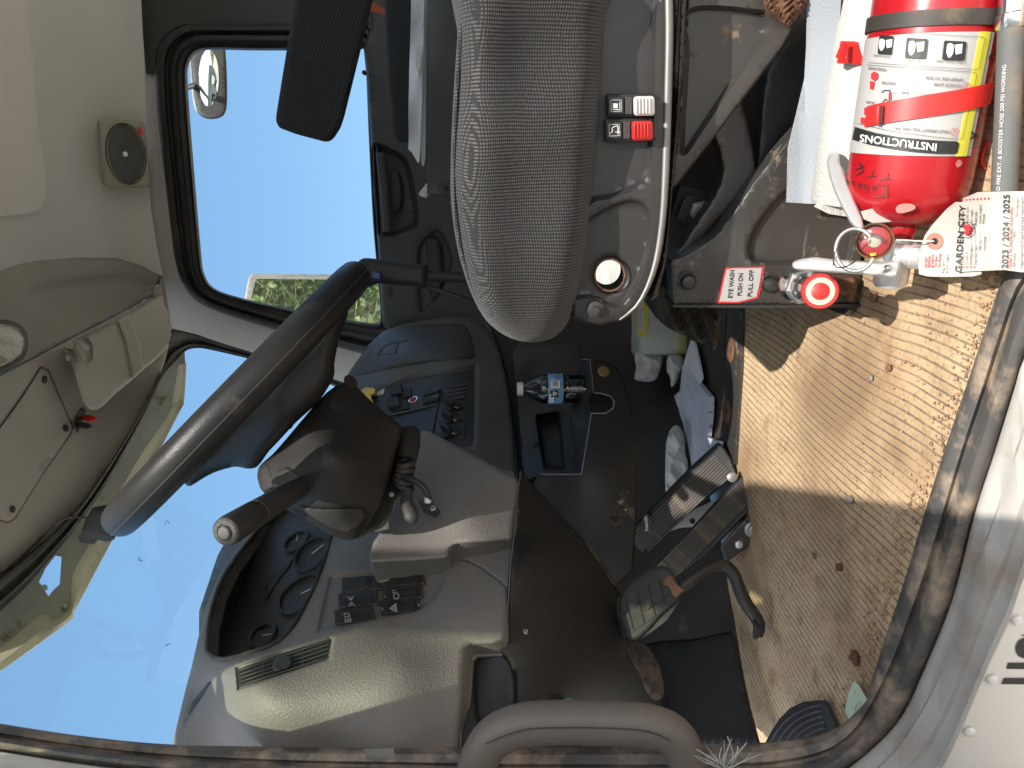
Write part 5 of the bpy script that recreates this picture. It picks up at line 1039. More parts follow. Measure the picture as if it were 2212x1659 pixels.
for k in range(4): pbox('blank_switch', sk, M['glove'], up_(sf, .001), 990 - k * 2, 834 + k * 9, 42, 6, .003, -10, 0, .001)
le = pdisc('warning_lamp', sk, M['chrome'], up_(sf, .001), 893, 864, 8, [(0, 1), (.002, .95), (.003, .7)], 20); pdisc('bulb', le, M['led'], up_(sf, .003), 893, 864, 5.4, [(0, 1), (.004, .9), (.006, .4)], 16)
stk = relief('sticker', sk, M['whitep'], [(808, 838), (833, 829), (828, 851), (800, 857)], up_(sf, .001), .0004, step=10)
mk = Marks(); [mk.line([(810 + k * 4, 840 - k), (805 + k * 4, 853 - k)], .9, up_(sf, .002)) for k in range(5)]; mk.build('print', stk, M['inkg'])
yk = relief('parking_brake_knob', dash, M['yellowp'], [(776, 845), (790, 837), (806, 838), (811, 842), (810, 850), (802, 853), (803, 862), (807, 871), (800, 868), (788, 855)], up_(pf, .03), .03, rnd=3, rd=.004, step=5)
relief('under_dash', dash, M['toe'], [(1060, 700), (1085, 760), (1100, 850), (1114, 940), (1122, 1040), (1180, 1080), (1240, 1020), (1400, 900), (1420, 780), (1360, 720), (1240, 700), (1200, 640), (1080, 600)], tps([(1060, 700, 2.12), (1100, 900, 1.80), (1122, 1040, 1.48), (1240, 1000, 1.62), (1400, 900, 1.75), (1300, 760, 2.05), (1200, 650, 2.14), (1380, 730, 2.1)]), (-.02, 0, 0), step=26)
# centre console with cup holder
con = thing('centre_console', 'black plastic console with open cubby and U notched cup holder', 'console', P(1300, 900, 1.45))
ccf = tps([(1110, 800, 1.60), (1125, 1000, 1.50), (1166, 1023, 1.43), (1253, 1023, 1.38), (1228, 890, 1.55), (1256, 776, 1.56), (1150, 850, 1.62)])
relief('back_wall', con, M['console'], [(1108, 760), (1125, 740), (1250, 745), (1262, 800), (1262, 1020), (1253, 1026), (1166, 1026), (1135, 1040), (1128, 1000), (1118, 860)], ccf, .02, step=16, rnd=4, rd=.004, emb=[([(1160, 898), (1205, 892), (1212, 940), (1217, 1012), (1178, 1010), (1168, 960)], .05, 8, False)])
fcf = tps([(1270, 776, 1.42), (1336, 796, 1.42), (1366, 886, 1.36), (1373, 1020, 1.30), (1372, 1200, 1.22), (1256, 1024, 1.30), (1200, 1060, 1.32), (1200, 1200, 1.25), (1280, 900, 1.36), (1300, 1200, 1.22)])
relief('front_face', con, M['console'], [(1273, 776), (1300, 777), (1319, 783), (1336, 796), (1346, 815), (1354, 840), (1362, 866), (1368, 890), (1372, 940), (1374, 1020), (1374, 1120), (1368, 1230), (1330, 1270), (1240, 1160), (1150, 1050), (1162, 1024), (1253, 1024), (1262, 960), (1272, 900), (1276, 890), (1300, 891), (1318, 886), (1325, 876), (1323, 862), (1312, 855), (1290, 851), (1279, 849), (1280, 838), (1276, 800)], fcf, .05, step=12, rnd=5, rd=.006)
ldf = tps([(1273, 776, 1.425), (1256, 776, 1.50), (1228, 890, 1.46), (1280, 850, 1.38), (1276, 890, 1.365), (1253, 1026, 1.305), (1246, 1000, 1.36), (1240, 850, 1.5)])
relief('cup_ledge', con, M['console'], [(1256, 776), (1274, 776), (1278, 810), (1281, 848), (1272, 860), (1276, 892), (1270, 930), (1260, 985), (1254, 1025), (1246, 1020), (1240, 970), (1228, 890), (1246, 850)], ldf, .01, step=9)
mk = Marks(); mk.poly([(1244, 895), (1262, 866), (1268, 880), (1266, 920), (1258, 946), (1250, 940)], ldf, .002, sm=True); mk.poly([(1246, 800), (1256, 795), (1262, 810), (1262, 850), (1254, 862)], ldf, .002, sm=True); mk.build('cup_well', con, M['ink'])
mk = Marks(); mk.poly([(1277, 846), (1300, 850), (1318, 856), (1326, 870), (1322, 884), (1306, 893), (1276, 893)], up_(fcf, -.03), .001, 6); mk.build('notch_wall', con, M['ink'])
pdisc('screw', con, mat('brass_screw', (.30, .24, .10), .4, metal=.7), fcf, 1304, 802, 12, [(0, 1), (.001, .9), (.0015, .3)], 18)
mk = Marks(); mk.line([(1257, 776), (1274, 777), (1279, 812), (1282, 848)], 1.6, up_(fcf, .0), .004); mk.line([(1278, 890), (1270, 940), (1256, 1024), (1210, 1025), (1168, 1024)], 1.6, up_(fcf, .0), .004); mk.line([(1282, 849), (1300, 850), (1318, 856), (1327, 868), (1324, 882), (1308, 893), (1278, 893)], 2.4, up_(fcf, .0), .003); mk.build('worn_lit_edge', con, M['inkg'])  # pale lines: worn console edges, with the light along them painted in
dirt_patch(con, [(1330, 1090), (1346, 1050), (1360, 1044), (1362, 1080), (1350, 1120), (1330, 1140), (1318, 1120)], fcf, mat('dust_smear', (.07, .052, .038), .9, var=.5, vs=60, dust=(.02, .018, .016), dsc=90, dthr=.42), 'dust_smear')
# water bottle standing in the cup holder
wb_ = thing('water_bottle', 'clear half full plastic water bottle with blue label and white cap', 'bottle', P(1275, 840, 1.46))
b0 = P(1290, 840, 1.46); zb = lambda x: (1106 - x) / FOC * 1.46 + CZ - b0.z; bp = []
for x, r_ in ((1292, 27), (1286, 30), (1262, 32), (1258, 30.5), (1252, 32), (1246, 30.5), (1240, 32), (1234, 30.5), (1228, 32), (1222, 30), (1216, 32), (1214, 32.5), (1188, 32.5), (1180, 32.5), (1168, 31), (1158, 27), (1146, 20), (1138, 15), (1132, 12), (1128, 11.5)): bp.append((zb(x), r_ / FOC * 1.44))
lathe('body', wb_, M['pet'], b0, U, bp, 40)
m_w = m_glass('water', (.55, .62, .60), .10); lathe('water', wb_, m_w, b0, U, [(h_ + .001, r_ - .0012) for h_, r_ in bp[:14]], 36)
lathe('cap', wb_, M['whitep'], b0, U, [(zb(1130), .0135), (zb(1127), .0138), (zb(1119), .0136), (zb(1117), .012)], 30)
lb2 = lathe('label', wb_, mat('blue_label', (.16, .34, .55), .4, var=.5, vs=60), b0, U, [(zb(1215), .0308), (zb(1214), .0311), (zb(1184), .0311), (zb(1183), .0308)], 40)
bcf = tcyl(b0, b0 + U, .0316)
mk = Marks(); mk.poly([(1190, 822), (1210, 822), (1210, 838), (1190, 838)], bcf); mk.poly([(1186, 852), (1196, 852), (1196, 870), (1186, 870)], bcf); mk.build('label_print', wb_, M['inkw'])
mk = Marks(); [mk.line([(1194, 824 + k * 2.4), (1206, 824 + k * 2.4)], 1, bcf, .001) for k in range(5)]; mk.poly([(1189, 843), (1206, 843), (1206, 858), (1189, 858)], bcf, .0008); mk.build('barcode', wb_, M['ink'])
mk = Marks(); mk.line([(1198 + 5 * math.cos(t), 850.5 + 5 * math.sin(t)) for t in np.linspace(0, 6.28, 4)], 2, bcf, .0014, True); mk.build('recycling_mark', wb_, M['inkw'])

# ------------------------------------------------------------------ steering wheel and column
wt = rad(44); Wc = Vector((-.348, .88, .357 + CZ)); wn = Vector((math.cos(wt), 0, math.sin(wt))); wd = Vector((-math.sin(wt), 0, math.cos(wt))); wy = Vector((0, 1, 0))
sw = thing('steering_wheel', 'large black leather covered steering wheel seen edge on', 'steering wheel', Wc)
RW, rw = .211, .0215
tube('rim', sw, M['wheel'], [Wc + (wd * math.cos(t) + wy * math.sin(t)) * RW for t in np.linspace(0, 2 * math.pi, 96, endpoint=False)], rw, 20, True)
tube('rim_seam', sw, M['stack'], [Wc + (wd * math.cos(t) + wy * math.sin(t)) * (RW + rw * .95) - wn * .005 for t in np.linspace(0, 2 * math.pi, 96, endpoint=False)], .0011, 6, True)
hbf = tps([(747, 691, .86), (700, 850, .86), (560, 1000, .90), (430, 1040, .93), (600, 900, .84), (500, 950, .88), (680, 700, .86)])
relief('hub_cover', sw, M['wheel'], [(735, 640), (752, 670), (747, 692), (736, 722), (727, 758), (722, 790), (722, 812), (704, 845), (682, 874), (640, 912), (600, 955), (580, 976), (563, 1000), (550, 1011), (530, 1012), (508, 1008), (470, 1018), (444, 1030), (420, 1045), (405, 1050), (400, 1020), (480, 930), (560, 840), (640, 760), (700, 690)], up_(hbf, -.02), .12, rnd=28, rd=.035, step=12, sm=True)
tube('far_spokes', sw, M['wheel'], [Wc + wy * .20, Wc + wy * .1 - wn * .03, Wc - wn * .05], [.014, .02, .03], 12)
col = thing('steering_column', 'black plastic steering column shroud with turn signal stalk', 'steering column', P(740, 1000, 1.0))
shf = tps([(555, 1028, .93), (608, 960, .93), (672, 882, .93), (731, 828, .96), (763, 828, .98), (808, 873, .99), (868, 919, 1.0), (868, 937, 1.0), (822, 1088, .96), (772, 1165, .93), (740, 1165, .93), (612, 1097, .91), (700, 980, .865), (770, 1000, .895), (680, 1060, .87), (740, 1100, .89), (760, 900, .94), (640, 1000, .88)])
shr = relief('shroud', col, M['black'], [(555, 1030), (558, 1010), (567, 1000), (588, 982), (608, 960), (640, 922), (672, 884), (705, 848), (731, 829), (748, 824), (764, 828), (808, 873), (842, 900), (866, 917), (868, 930), (860, 960), (840, 1030), (822, 1086), (800, 1126), (782, 1152), (768, 1164), (755, 1167), (738, 1165), (716, 1156), (694, 1142), (650, 1118), (612, 1097), (582, 1076), (562, 1056)], shf, .15, rnd=11, rd=.012, step=11, extra=lambda x, y: .0009 * max(0, y - 1094) - .010 * max(0, 1 - abs((x - 700) * .62 - (y - 960) * .78) / 70) , cr=6)
mk = Marks(); mk.line([(612, 1096), (640, 1092), (700, 1098), (775, 1094)], .8, up_(shf, .0), .001); mk.build('crease', shr, M['ink'])
mk = Marks(); sfr = [(570, 1000), (580, 1010), (584, 1030), (600, 1042)]; mk.line(sfr, 1.5, up_(shf, .0), .0015); mk.line([(640, 1088), (690, 1130), (750, 1162)], 1.5, up_(shf, .0), .0015); mk.build('parting_line', shr, M['ink'])
relief('dusty_lower_cover', shr, M['blackd'], [(645, 1094), (700, 1100), (778, 1098), (790, 1112), (772, 1140), (752, 1150), (720, 1142), (680, 1120)], up_(shf, .003), .004, step=9, rnd=4, rd=.003, cr=6)
for a, b in ((727, 879), (757, 826)): pdisc('plug', shr, M['stack'], up_(shf, -.002), a, b, 14, [(0, 1), (.0015, .95), (.002, .3)], 24)
st_b, st_t = P(648, 1052, .87), P(486, 1150, .725); sx = (st_t - st_b).normalized(); SL = (st_t - st_b).length
stl = lathe('stalk', col, M['black'], st_b, sx, [(-.02, .010), (0, .0118), (SL * .3, .0140), (SL * .62, .0152), (SL * .625, .0144), (SL * .64, .0144), (SL * .65, .0154), (SL * .93, .0160), (SL * .985, .0153), (SL, .0130), (SL, .0085), (SL - .003, .0082), (SL - .003, .001)], 36)
lathe('end_button', stl, M['dashc'], st_t, sx, [(-.004, .0072), (.0018, .0072), (.003, .0062), (.0032, .001)], 28)
lathe('end_ring', stl, M['glove'], st_t, sx, [(-.006, .0155), (-.001, .0150), (.0006, .0132), (.0007, .0088), (-.001, .0086)], 36)
relief('stalk_collar', col, M['glove'], [(588, 1030), (600, 1016), (620, 1008), (634, 1012), (650, 1024), (668, 1040), (672, 1052), (666, 1062), (655, 1072), (640, 1088), (624, 1092), (612, 1078), (600, 1056), (586, 1046)], tps([(588, 1030, .885), (672, 1052, .865), (624, 1092, .86), (634, 1012, .88)]), .03, rnd=10, rd=.010, step=7)
# steering gear bracket, lever and tied cable by the knee panel
lev = thing('column_tilt_lever', 'dusty black tilt lever with cable bundle below the steering column', 'lever', P(880, 1060, .98))
relief('bracket_plate', lev, M['metalb'], [(835, 985), (870, 940), (890, 960), (886, 1030), (862, 1078), (850, 1110), (826, 1140), (800, 1150), (770, 1165), (790, 1110), (815, 1060)], tps([(835, 985, 1.06), (886, 960, 1.08), (800, 1150, 1.02), (860, 1080, 1.02)]), .02, step=10, rnd=3, rd=.003)
tube('cylinder', lev, M['black'], [P(884, 935, 1.06), P(882, 960, 1.045), P(876, 996, 1.03)], [.017, .0175, .016], 20)
pb = [(878, 996), (872, 1006), (866, 1018), (868, 1032), (880, 1046), (896, 1058)]
for k in range(5):
    a, b = 876 - k * 2.5 + (k > 3) * 6, 1000 + k * 12; tube('cable_coil', lev, M['rubber'], [P(a + 18 * math.cos(t), b + 7 * math.sin(t) + (k * 3 - 4) * math.cos(t), 1.005 - .020 * math.sin(t)) for t in np.linspace(0, 2 * math.pi, 18, endpoint=False)], .0042, 10, True)
tube('cable', lev, M['rubber'], [P(870, 1030, .985), P(895, 1038, .975), P(916, 1054, .97), P(926, 1076, .972), P(922, 1084, .98)], .0045, 12, sub=.01)
tube('cable_end', lev, M['inkl'], [P(924, 1074, .972), P(924, 1086, .972)], .0046, 12)
tube('lever_grip', lev, M['blackd'], [P(880, 1062, .965), P(878, 1085, .955), P(886, 1105, .945), P(890, 1120, .94), P(890, 1130, .94)], [.0075, .0085, .0098, .0098, .0035], 18, sub=.006)
relief('lever_slot', lev, M['metalb'], [(905, 1078), (935, 1082), (951, 1104), (944, 1118), (916, 1106)], up_(kpf, .006), .01, step=8, rnd=2, rd=.002); pdisc('screw', lev, M['zinc'], up_(kpf, .007), 936, 1098, 6, [(0, 1), (.002, .8)], 14); pdisc('screw', lev, M['zinc'], tC(1.01), 846, 1068, 6, [(0, 1), (.002, .8)], 14)
tube('column_boot', lev, M['cloth'], [P(800, 1128, 1.04), P(812, 1134, 1.05), P(836, 1128, 1.05)], .010, 14)

# ------------------------------------------------------------------ sun visor, dash camera
vis = thing('sun_visor', 'folded grey vinyl sun visor with strap and pivot clip', 'sun visor', P(250, 760, 1.85))
vfn = tps([(140, 765, 1.61), (183, 735, 1.70), (253, 694, 1.83), (347, 638, 2.04), (370, 720, 2.0), (310, 800, 1.86), (220, 880, 1.72), (187, 880, 1.67), (155, 790, 1.60), (260, 770, 1.80)])
vb_ = relief('visor_pad', vis, M['visor'], [(138, 757), (146, 748), (165, 740), (184, 730), (253, 693), (300, 664), (346, 637), (353, 640), (354, 655), (362, 672), (369, 700), (370, 722), (362, 748), (352, 762), (330, 782), (310, 798), (283, 823), (250, 850), (222, 878), (210, 885), (196, 886), (186, 880), (178, 864), (170, 838), (160, 802), (150, 772)], vfn, .02, rnd=10, rd=.012, step=11,
             emb=[([(160, 752), (166, 744), (183, 731), (196, 742), (199, 762), (196, 778), (186, 785), (176, 780), (170, 768)], .014, 5, True), ([(247, 694), (256, 690), (272, 735), (287, 818), (281, 824), (272, 780), (262, 735)], .002, 4, False)])
relief('strap', vis, M['visor'], [(253, 691), (279, 678), (290, 705), (301, 745), (309, 798), (287, 818), (283, 790), (272, 738)], up_(vfn, .006), .008, rnd=4, rd=.003, step=9)
for nm, pts in (('stitching', [(157, 772), (164, 805), (173, 842), (181, 866), (190, 878), (200, 880)]), ('stitching', [(279, 682), (292, 716), (302, 755), (308, 794)])):
    q = catmull(pts, 3.2, False); mk = Marks(); [mk.line([q[i], q[i + 1]], 1.1, up_(vfn, .009 if nm and pts[0][0] > 200 else .0), .001) for i in range(0, len(q) - 1, 2)]; mk.build(nm, vis, M['inkl'])
tube('pivot', vis, M['over'], [P(150, 745, 1.60), P(168, 742, 1.64), P(186, 752, 1.67)], .008, 12)
relief('clip', vis, M['over'], [(147, 752), (150, 738), (162, 733), (176, 738), (174, 746), (182, 758), (186, 772), (178, 778), (168, 764), (160, 756)], tC(1.615), .02, rnd=4, rd=.006, step=5, sm=True)
relief('end_mount', vis, M['over'], [(329, 628), (336, 614), (346, 618), (350, 632), (344, 642), (332, 640)], tC(2.07), .03, rnd=4, rd=.008, step=6, sm=True)
relief('metal_clip', vis, M['alum'], [(141, 768), (147, 764), (154, 772), (152, 780), (145, 779)], up_(vfn, .004), .004, step=5, rnd=1.5, rd=.002)
cm_ = thing('dash_camera', 'small black camera box hung from the windscreen top with a thin cable', 'camera', P(220, 1140, 1.33))
relief('camera_body', cm_, M['black'], [(177, 1143), (182, 1128), (193, 1108), (200, 1096), (230, 1090), (258, 1096), (264, 1112), (262, 1133), (254, 1152), (246, 1167), (233, 1171), (187, 1161), (177, 1152)], tC(1.30), .03, rnd=12, rd=.014, step=9, cr=5)
relief('mount', cm_, M['rubber'], [(168, 1160), (178, 1148), (212, 1166), (204, 1176), (172, 1172)], tC(1.345), .02, step=8, cr=5); relief('face', cm_, M['ink'], [(222, 1106), (246, 1106), (242, 1130), (220, 1126)], tC(1.298), .004, step=8, cr=3)
tube('camera_cable', cm_, M['stack'], [P(a, b, up_(under, .012)(a, b) if a < 100 else 1.42) for a, b in [(-40, 1258), (0, 1240), (40, 1208), (90, 1160)]] + [P(a, b, 1.40) for a, b in [(115, 1138), (140, 1120), (165, 1117), (190, 1119)]], .0022, 8, sub=.02)
# gear lever
gl = thing('gear_lever', 'black gear shift lever with blue splitter switch beside the seat cushion', 'gear lever', P(900, 590, 1.15))
relief('grip', gl, M['black'], [(766, 584), (768, 574), (776, 562), (786, 557), (804, 558), (860, 565), (921, 571), (924, 580), (923, 612), (920, 621), (870, 617), (816, 612), (800, 618), (790, 624), (778, 622), (782, 606), (778, 598)], tC(1.10), .035, rnd=14, rd=.018, step=8, cr=5)
pbox('splitter_switch', gl, M['blue'], tC(1.098), 815, 598, 22, 19, .012, 3, 0, .003)
relief('latch', gl, M['mintp'] if 0 else M['black'], [(836, 620), (850, 621), (848, 634), (850, 646), (844, 645), (838, 632)], tC(1.10), .01, step=5); 
tube('shaft', gl, M['black'], [P(915, 596, 1.12), P(1060, 602, 1.12), P(1200, 606, 1.12)], .0085, 14); tube('air_line', gl, M['stack'], [P(905, 614, 1.125), P(960, 632, 1.135), P(1020, 652, 1.15), P(1060, 690, 1.17)], .004, 8, sub=.02)

# ------------------------------------------------------------------ pedals
def ribtread(ax, per): return m_ribs('pedal_ribs', ax, per, (.06, .056, .05, 1), (.010, .010, .010, 1))
pA = tps([(1590, 992, 1.265), (1550, 955, 1.30), (1390, 1180, 1.36), (1365, 1160, 1.37), (1470, 1080, 1.315)])
ac = thing('accelerator_pedal', 'long ribbed black accelerator pedal with script badge at its upper end', 'pedal', P(1480, 1080, 1.32))
apo = [(1548, 957), (1554, 956), (1566, 968), (1580, 990), (1590, 1016), (1590, 1026), (1560, 1050), (1500, 1100), (1440, 1148), (1400, 1184), (1392, 1194), (1386, 1194), (1372, 1180), (1365, 1160), (1365, 1146), (1368, 1136), (1400, 1104), (1450, 1050), (1500, 1000)]
ap = relief('tread', ac, M['toe'], apo, pA, .03, rnd=5, rd=.006, step=8, cr=5)
def ridges(par, p0, p1, w0, n, fn, r, m, skip=None):
    p0, p1 = np.array(p0, float), np.array(p1, float); d = p1 - p0; d /= np.linalg.norm(d); nn_ = np.array((-d[1], d[0]))
    for k in range(n):
        o_ = nn_ * (k - (n - 1) / 2) * w0 / (n - 1); e0, e1 = p0, p1
        if skip: e1 = p1 + d * skip[0] * (1 - abs(k - (n - 1) / 2) / (n / 2)) if skip[1] else p1
        tube('rib', par, m, [P(*(e0 + (e1 - e0) * t + o_), fn(*(e0 + (e1 - e0) * t + o_)) - .001) for t in np.linspace(0, 1, 6)], r, 6)
ridges(ap, (1562, 1002), (1384, 1172), 48, 9, pA, .0019, M['ribtop'])

bd = ell(1398, 1131, 21, 8.5, 84, 30); tube('badge', ap, M['metalb'], [P(a, b, pA(a, b) - .004) for a, b in bd], .0011, 6, True)
mk = Marks(); mk.text('Peterbilt', 1401, 1147, -96, 10, up_(pA, .0045), .001, width=32, bold=.5); mk.build('badge_lettering', ap, M['inkl'])
mk = Marks(); mk.poly(ell(1398, 1131, 20, 7.6, 84, 26), up_(pA, .0030)); mk.build('badge_field', ap, M['stack'])
pl_ = relief('side_link', ac, M['alum'], [(1440, 1150), (1500, 1100), (1545, 1080), (1556, 1096), (1540, 1130), (1500, 1138), (1470, 1140)], tC(1.36), .01, step=10, cr=6); pdisc('hole', pl_, M['ink'], tC(1.358), 1496, 1126, 6, [(0, 1), (.001, .9)], 16)
pdisc('bolt', ac, M['zinc'], tC(1.24), 1580, 1030, 11, [(0, 1), (.006, 1), (.008, .6)], 14)
pB = tps([(1620, 1060, 1.22), (1600, 1025, 1.24), (1430, 1240, 1.26), (1400, 1230, 1.28), (1520, 1140, 1.24)])
bk_ = thing('treadle_plate', 'mud stained ribbed black treadle next to the accelerator pedal', 'pedal', P(1520, 1150, 1.25))
tp_ = relief('tread', bk_, M['toe'], [(1596, 1028), (1604, 1026), (1616, 1036), (1630, 1056), (1638, 1080), (1634, 1090), (1600, 1124), (1560, 1165), (1520, 1205), (1480, 1235), (1440, 1262), (1400, 1240), (1420, 1222), (1470, 1166), (1530, 1100)], pB, .03, rnd=5, rd=.006, step=8)
ridges(tp_, (1608, 1062), (1430, 1244), 42, 9, pB, .0017, M['ribtop'])

hg = relief('hinge_bracket', bk_, M['metalb'], [(1555, 1180), (1590, 1140), (1622, 1108), (1638, 1106), (1644, 1130), (1640, 1160), (1620, 1178), (1590, 1200), (1570, 1214), (1562, 1200)], tC(1.20), .03, step=9, rnd=4, rd=.004, cr=6)
pdisc('hinge_bolt', hg, M['zinc'], tC(1.20), 1624, 1144, 14, [(0, 1.2), (.003, 1.2), (.004, .85), (.010, .8), (.011, .4)], 20); pdisc('rivet', hg, M['alum'], tC(1.20), 1596, 1176, 9, [(0, 1), (.003, .9), (.005, .5)], 18)
bkp = thing('brake_pedal', 'square black brake pedal pad crusted with mud on a bent rusty arm', 'pedal', P(1410, 1300, 1.1))
pC = tps([(1338, 1300, 1.10), (1420, 1225, 1.10), (1475, 1290, 1.065), (1380, 1375, 1.06), (1410, 1300, 1.075)])
pad = relief('pad', bkp, M['padm'], [(1337, 1300), (1342, 1280), (1356, 1262), (1385, 1238), (1408, 1226), (1432, 1222), (1446, 1228), (1460, 1246), (1470, 1268), (1471, 1284), (1462, 1298), (1430, 1326), (1400, 1360), (1376, 1381), (1362, 1382), (1350, 1372), (1338, 1338)], pC, .02, rnd=9, rd=.008, step=7)
relief('pad_side', pad, M['rubber'], [(1470, 1284), (1468, 1300), (1440, 1340), (1400, 1372), (1378, 1384), (1364, 1380), (1378, 1376), (1420, 1336), (1456, 1302)], up_(pC, -.012), .02, step=8)
G_ = lambda u, v: (1404 + u * 44 + v * -36 * .78, 1303 + u * -54 * .62 + v * -40)
for k in range(5):
    u = -.72 + k * .34; tube('groove', pad, M['ink'], [P(*G2, pC(*G2) - .0004) for G2 in [(1352 + k * 24 + t * 34 * .55 + 0, 1292 - k * 14 + t * 78) for t in np.linspace(0, .86, 6)] if inside(np.array([(1337, 1300), (1385, 1238), (1432, 1222), (1471, 1280), (1376, 1381), (1350, 1372)], float), np.array([G2]))[0]] or [P(1400, 1300, 1.08)] * 2, .0011, 6)
for k in range(3):
    q_ = [(1346 + t * 112 + k * 10, 1336 - t * 78 + k * 19 - 8) for t in np.linspace(.02, .98, 8)]; q_ = [g_ for g_ in q_ if inside(np.array([(1337, 1300), (1385, 1238), (1432, 1222), (1471, 1280), (1376, 1381), (1350, 1372)], float), np.array([g_]))[0]]
    if len(q_) > 1: tube('groove', pad, M['ink'], [P(a, b, pC(a, b) - .0004) for a, b in q_], .0011, 6)
dirt_patch(pad, [(1436, 1250), (1450, 1244), (1462, 1262), (1476, 1274), (1470, 1280), (1462, 1290), (1452, 1284), (1446, 1270), (1434, 1262)], up_(pC, .002), M['clot'], 'mud_crust', th=.003)
M['arm'] = mat('rusty_painted_rod', (.030, .025, .021), .45, var=.3, dust=(.13, .065, .035), dsc=18, dthr=.52, dw=.15)
tube('arm', bkp, M['arm'], [P(a, b, t) for a, b, t in [(1440, 1290, 1.10), (1478, 1264, 1.10), (1510, 1240, 1.105), (1545, 1222, 1.11), (1570, 1224, 1.11), (1588, 1246, 1.105), (1598, 1276, 1.10), (1616, 1310, 1.095), (1640, 1348, 1.09), (1636, 1372, 1.09)]], [.009, .0095, .0098, .010, .010, .010, .010, .010, .0095, .008], 16, sub=.015)
relief('arm_boot', bkp, M['rubber'], [(1626, 1340), (1640, 1352), (1646, 1360), (1640, 1376), (1632, 1382), (1626, 1376), (1628, 1356)], tC(1.075), .01, step=6, rnd=3, rd=.004, sm=True)
fr_ = thing('foot_rest', 'curved ribbed black rubber foot rest on the mat by the door corner', 'foot rest', P(1740, 1560, .92))
frf = tps([(1655, 1605, .985), (1700, 1540, .96), (1780, 1512, .895), (1800, 1600, .87), (1730, 1590, .925)])
fo = relief('tread', fr_, M['blackd'], [(1652, 1606), (1666, 1580), (1684, 1552), (1706, 1530), (1736, 1516), (1764, 1513), (1784, 1514), (1800, 1545), (1816, 1590), (1804, 1606), (1730, 1612)], frf, .012, rnd=4, rd=.005, step=8)
for k in range(8):
    r0 = 1 - k * .105; q_ = [(1796 - (1796 - 1660) * r0 * math.cos(t), 1640 - 120 * r0 * math.sin(t)) for t in np.linspace(.30, 1.42, 12)]
    tube('rib', fo, M['rubberd'], [P(a, b, frf(a, b) - .001) for a, b in q_ if b < 1610], .0020, 6)
relief('end_cap', fo, M['blackd'], [(1766, 1513), (1785, 1513), (1816, 1590), (1800, 1600)], up_(frf, .004), .01, step=8, rnd=3, rd=.002)
# hose like shape on the kick panel
# ------------------------------------------------------------------ things left on the floor beyond the pedals
jg = thing('washer_jug', 'translucent plastic jug of yellowish fluid with paper label on the far floor', 'jug', P(1480, 710, 1.72))
def rsec(cx, cy, w_, d_, r_, n=7):
    o_ = []
    for sx_, sy_, a0 in ((1, 1, 0), (-1, 1, 90), (-1, -1, 180), (1, -1, 270)):
        for k in range(n): t = rad(a0 + 90 * k / (n - 1)); o_.append((cx + sx_ * (w_ / 2 - r_) + r_ * math.cos(t), cy + sy_ * (d_ / 2 - r_) + r_ * math.sin(t)))
    return o_
vs = []; fs = []; jx = R.normalized(); jy = F; jc = P(1426, 768, 1.70)      # lying on its side, neck under the seat
lv_ = [(0, .86), (.004, .94), (.012, 1), (.05, 1), (.054, .985), (.09, .985), (.094, 1), (.17, 1), (.19, .95), (.21, .8), (.23, .5), (.25, .28), (.28, .25)]
for h_, s_ in lv_:
    for a, b in rsec(0, 0, .150 * s_, .121 * s_, .026 * s_): vs.append(jc + jx * h_ + jy * a + U * b)
n_ = 28
for i in range(len(lv_) - 1):
    for k in range(n_): fs.append((i * n_ + k, i * n_ + (k + 1) % n_, (i + 1) * n_ + (k + 1) % n_, (i + 1) * n_ + k))
fs += [tuple(reversed(range(n_))), tuple(range((len(lv_) - 1) * n_, len(lv_) * n_))]
link('body', vs, fs, M['jug'], jg); 
jl = relief('label', jg, M['yellow'], [(1374, 640), (1402, 640), (1399, 690), (1394, 728), (1378, 724), (1373, 700)], tC(1.612), .001, step=10)
mk = Marks(); mk.poly([(1376, 645), (1391, 645), (1389, 716), (1377, 712)], tC(1.611)); mk.build('label_print', jl, M['inkw']); mk = Marks(); [mk.line([(1378 + k * 3, 665), (1377 + k * 3, 710)], .8, tC(1.609)) for k in range(4)]; mk.build('label_text', jl, M['inkg'])
def rag(name, label, poly, fn, amp, seed, cat='rag', m='cloth', thick=.03, rnd=16, rd=.03):
    ph = seed * 1.7
    o = relief(name, None, M[m], poly, fn, (0, thick, -.01), rnd=rnd, rd=rd, step=5, sm=True, extra=lambda x, y: amp * 2 * (abs(math.sin(x * .10 + ph + .9 * math.sin(y * .07))) * .8 + abs(math.sin(y * .085 - x * .05 - ph)) * .7 + .25 * abs(math.sin(x * .21 - y * .17 + ph))))
    return tag(o, label, cat, 'rags and paper on the far floor')
rag('crumpled_rag', 'crumpled white rag in front of the washer jug', [(1371, 770), (1378, 757), (1390, 763), (1400, 768), (1424, 765), (1430, 775), (1425, 800), (1420, 815), (1408, 824), (1388, 824), (1371, 818), (1374, 795)], tC(1.62), .010, 1)
rag('crumpled_rag', 'small flat white rag touching the top of the printed papers', [(1441, 775), (1450, 765), (1470, 768), (1480, 785), (1470, 805), (1462, 825), (1450, 836), (1447, 815), (1440, 800)], tC(1.60), .005, 2)
rag('folded_cloth', 'long white folded cloth lying behind the accelerator pedal', [(1440, 950), (1450, 934), (1462, 932), (1474, 950), (1482, 980), (1492, 1010), (1490, 1030), (1474, 1050), (1450, 1064), (1438, 1060), (1437, 1010), (1438, 975)], tC(1.50), .006, 3, 'cloth')
pfz = tZ(-.385)
def sheet(pts, lift, label, m='print', th=.004):
    o = relief('paper', None, M[m], pts, up_(pfz, lift), (0, 0, -th), step=10, extra=lambda x, y: .004 * math.sin(y * .03 + x * .02)); return tag(o, label, 'paper', 'rags and paper on the far floor')
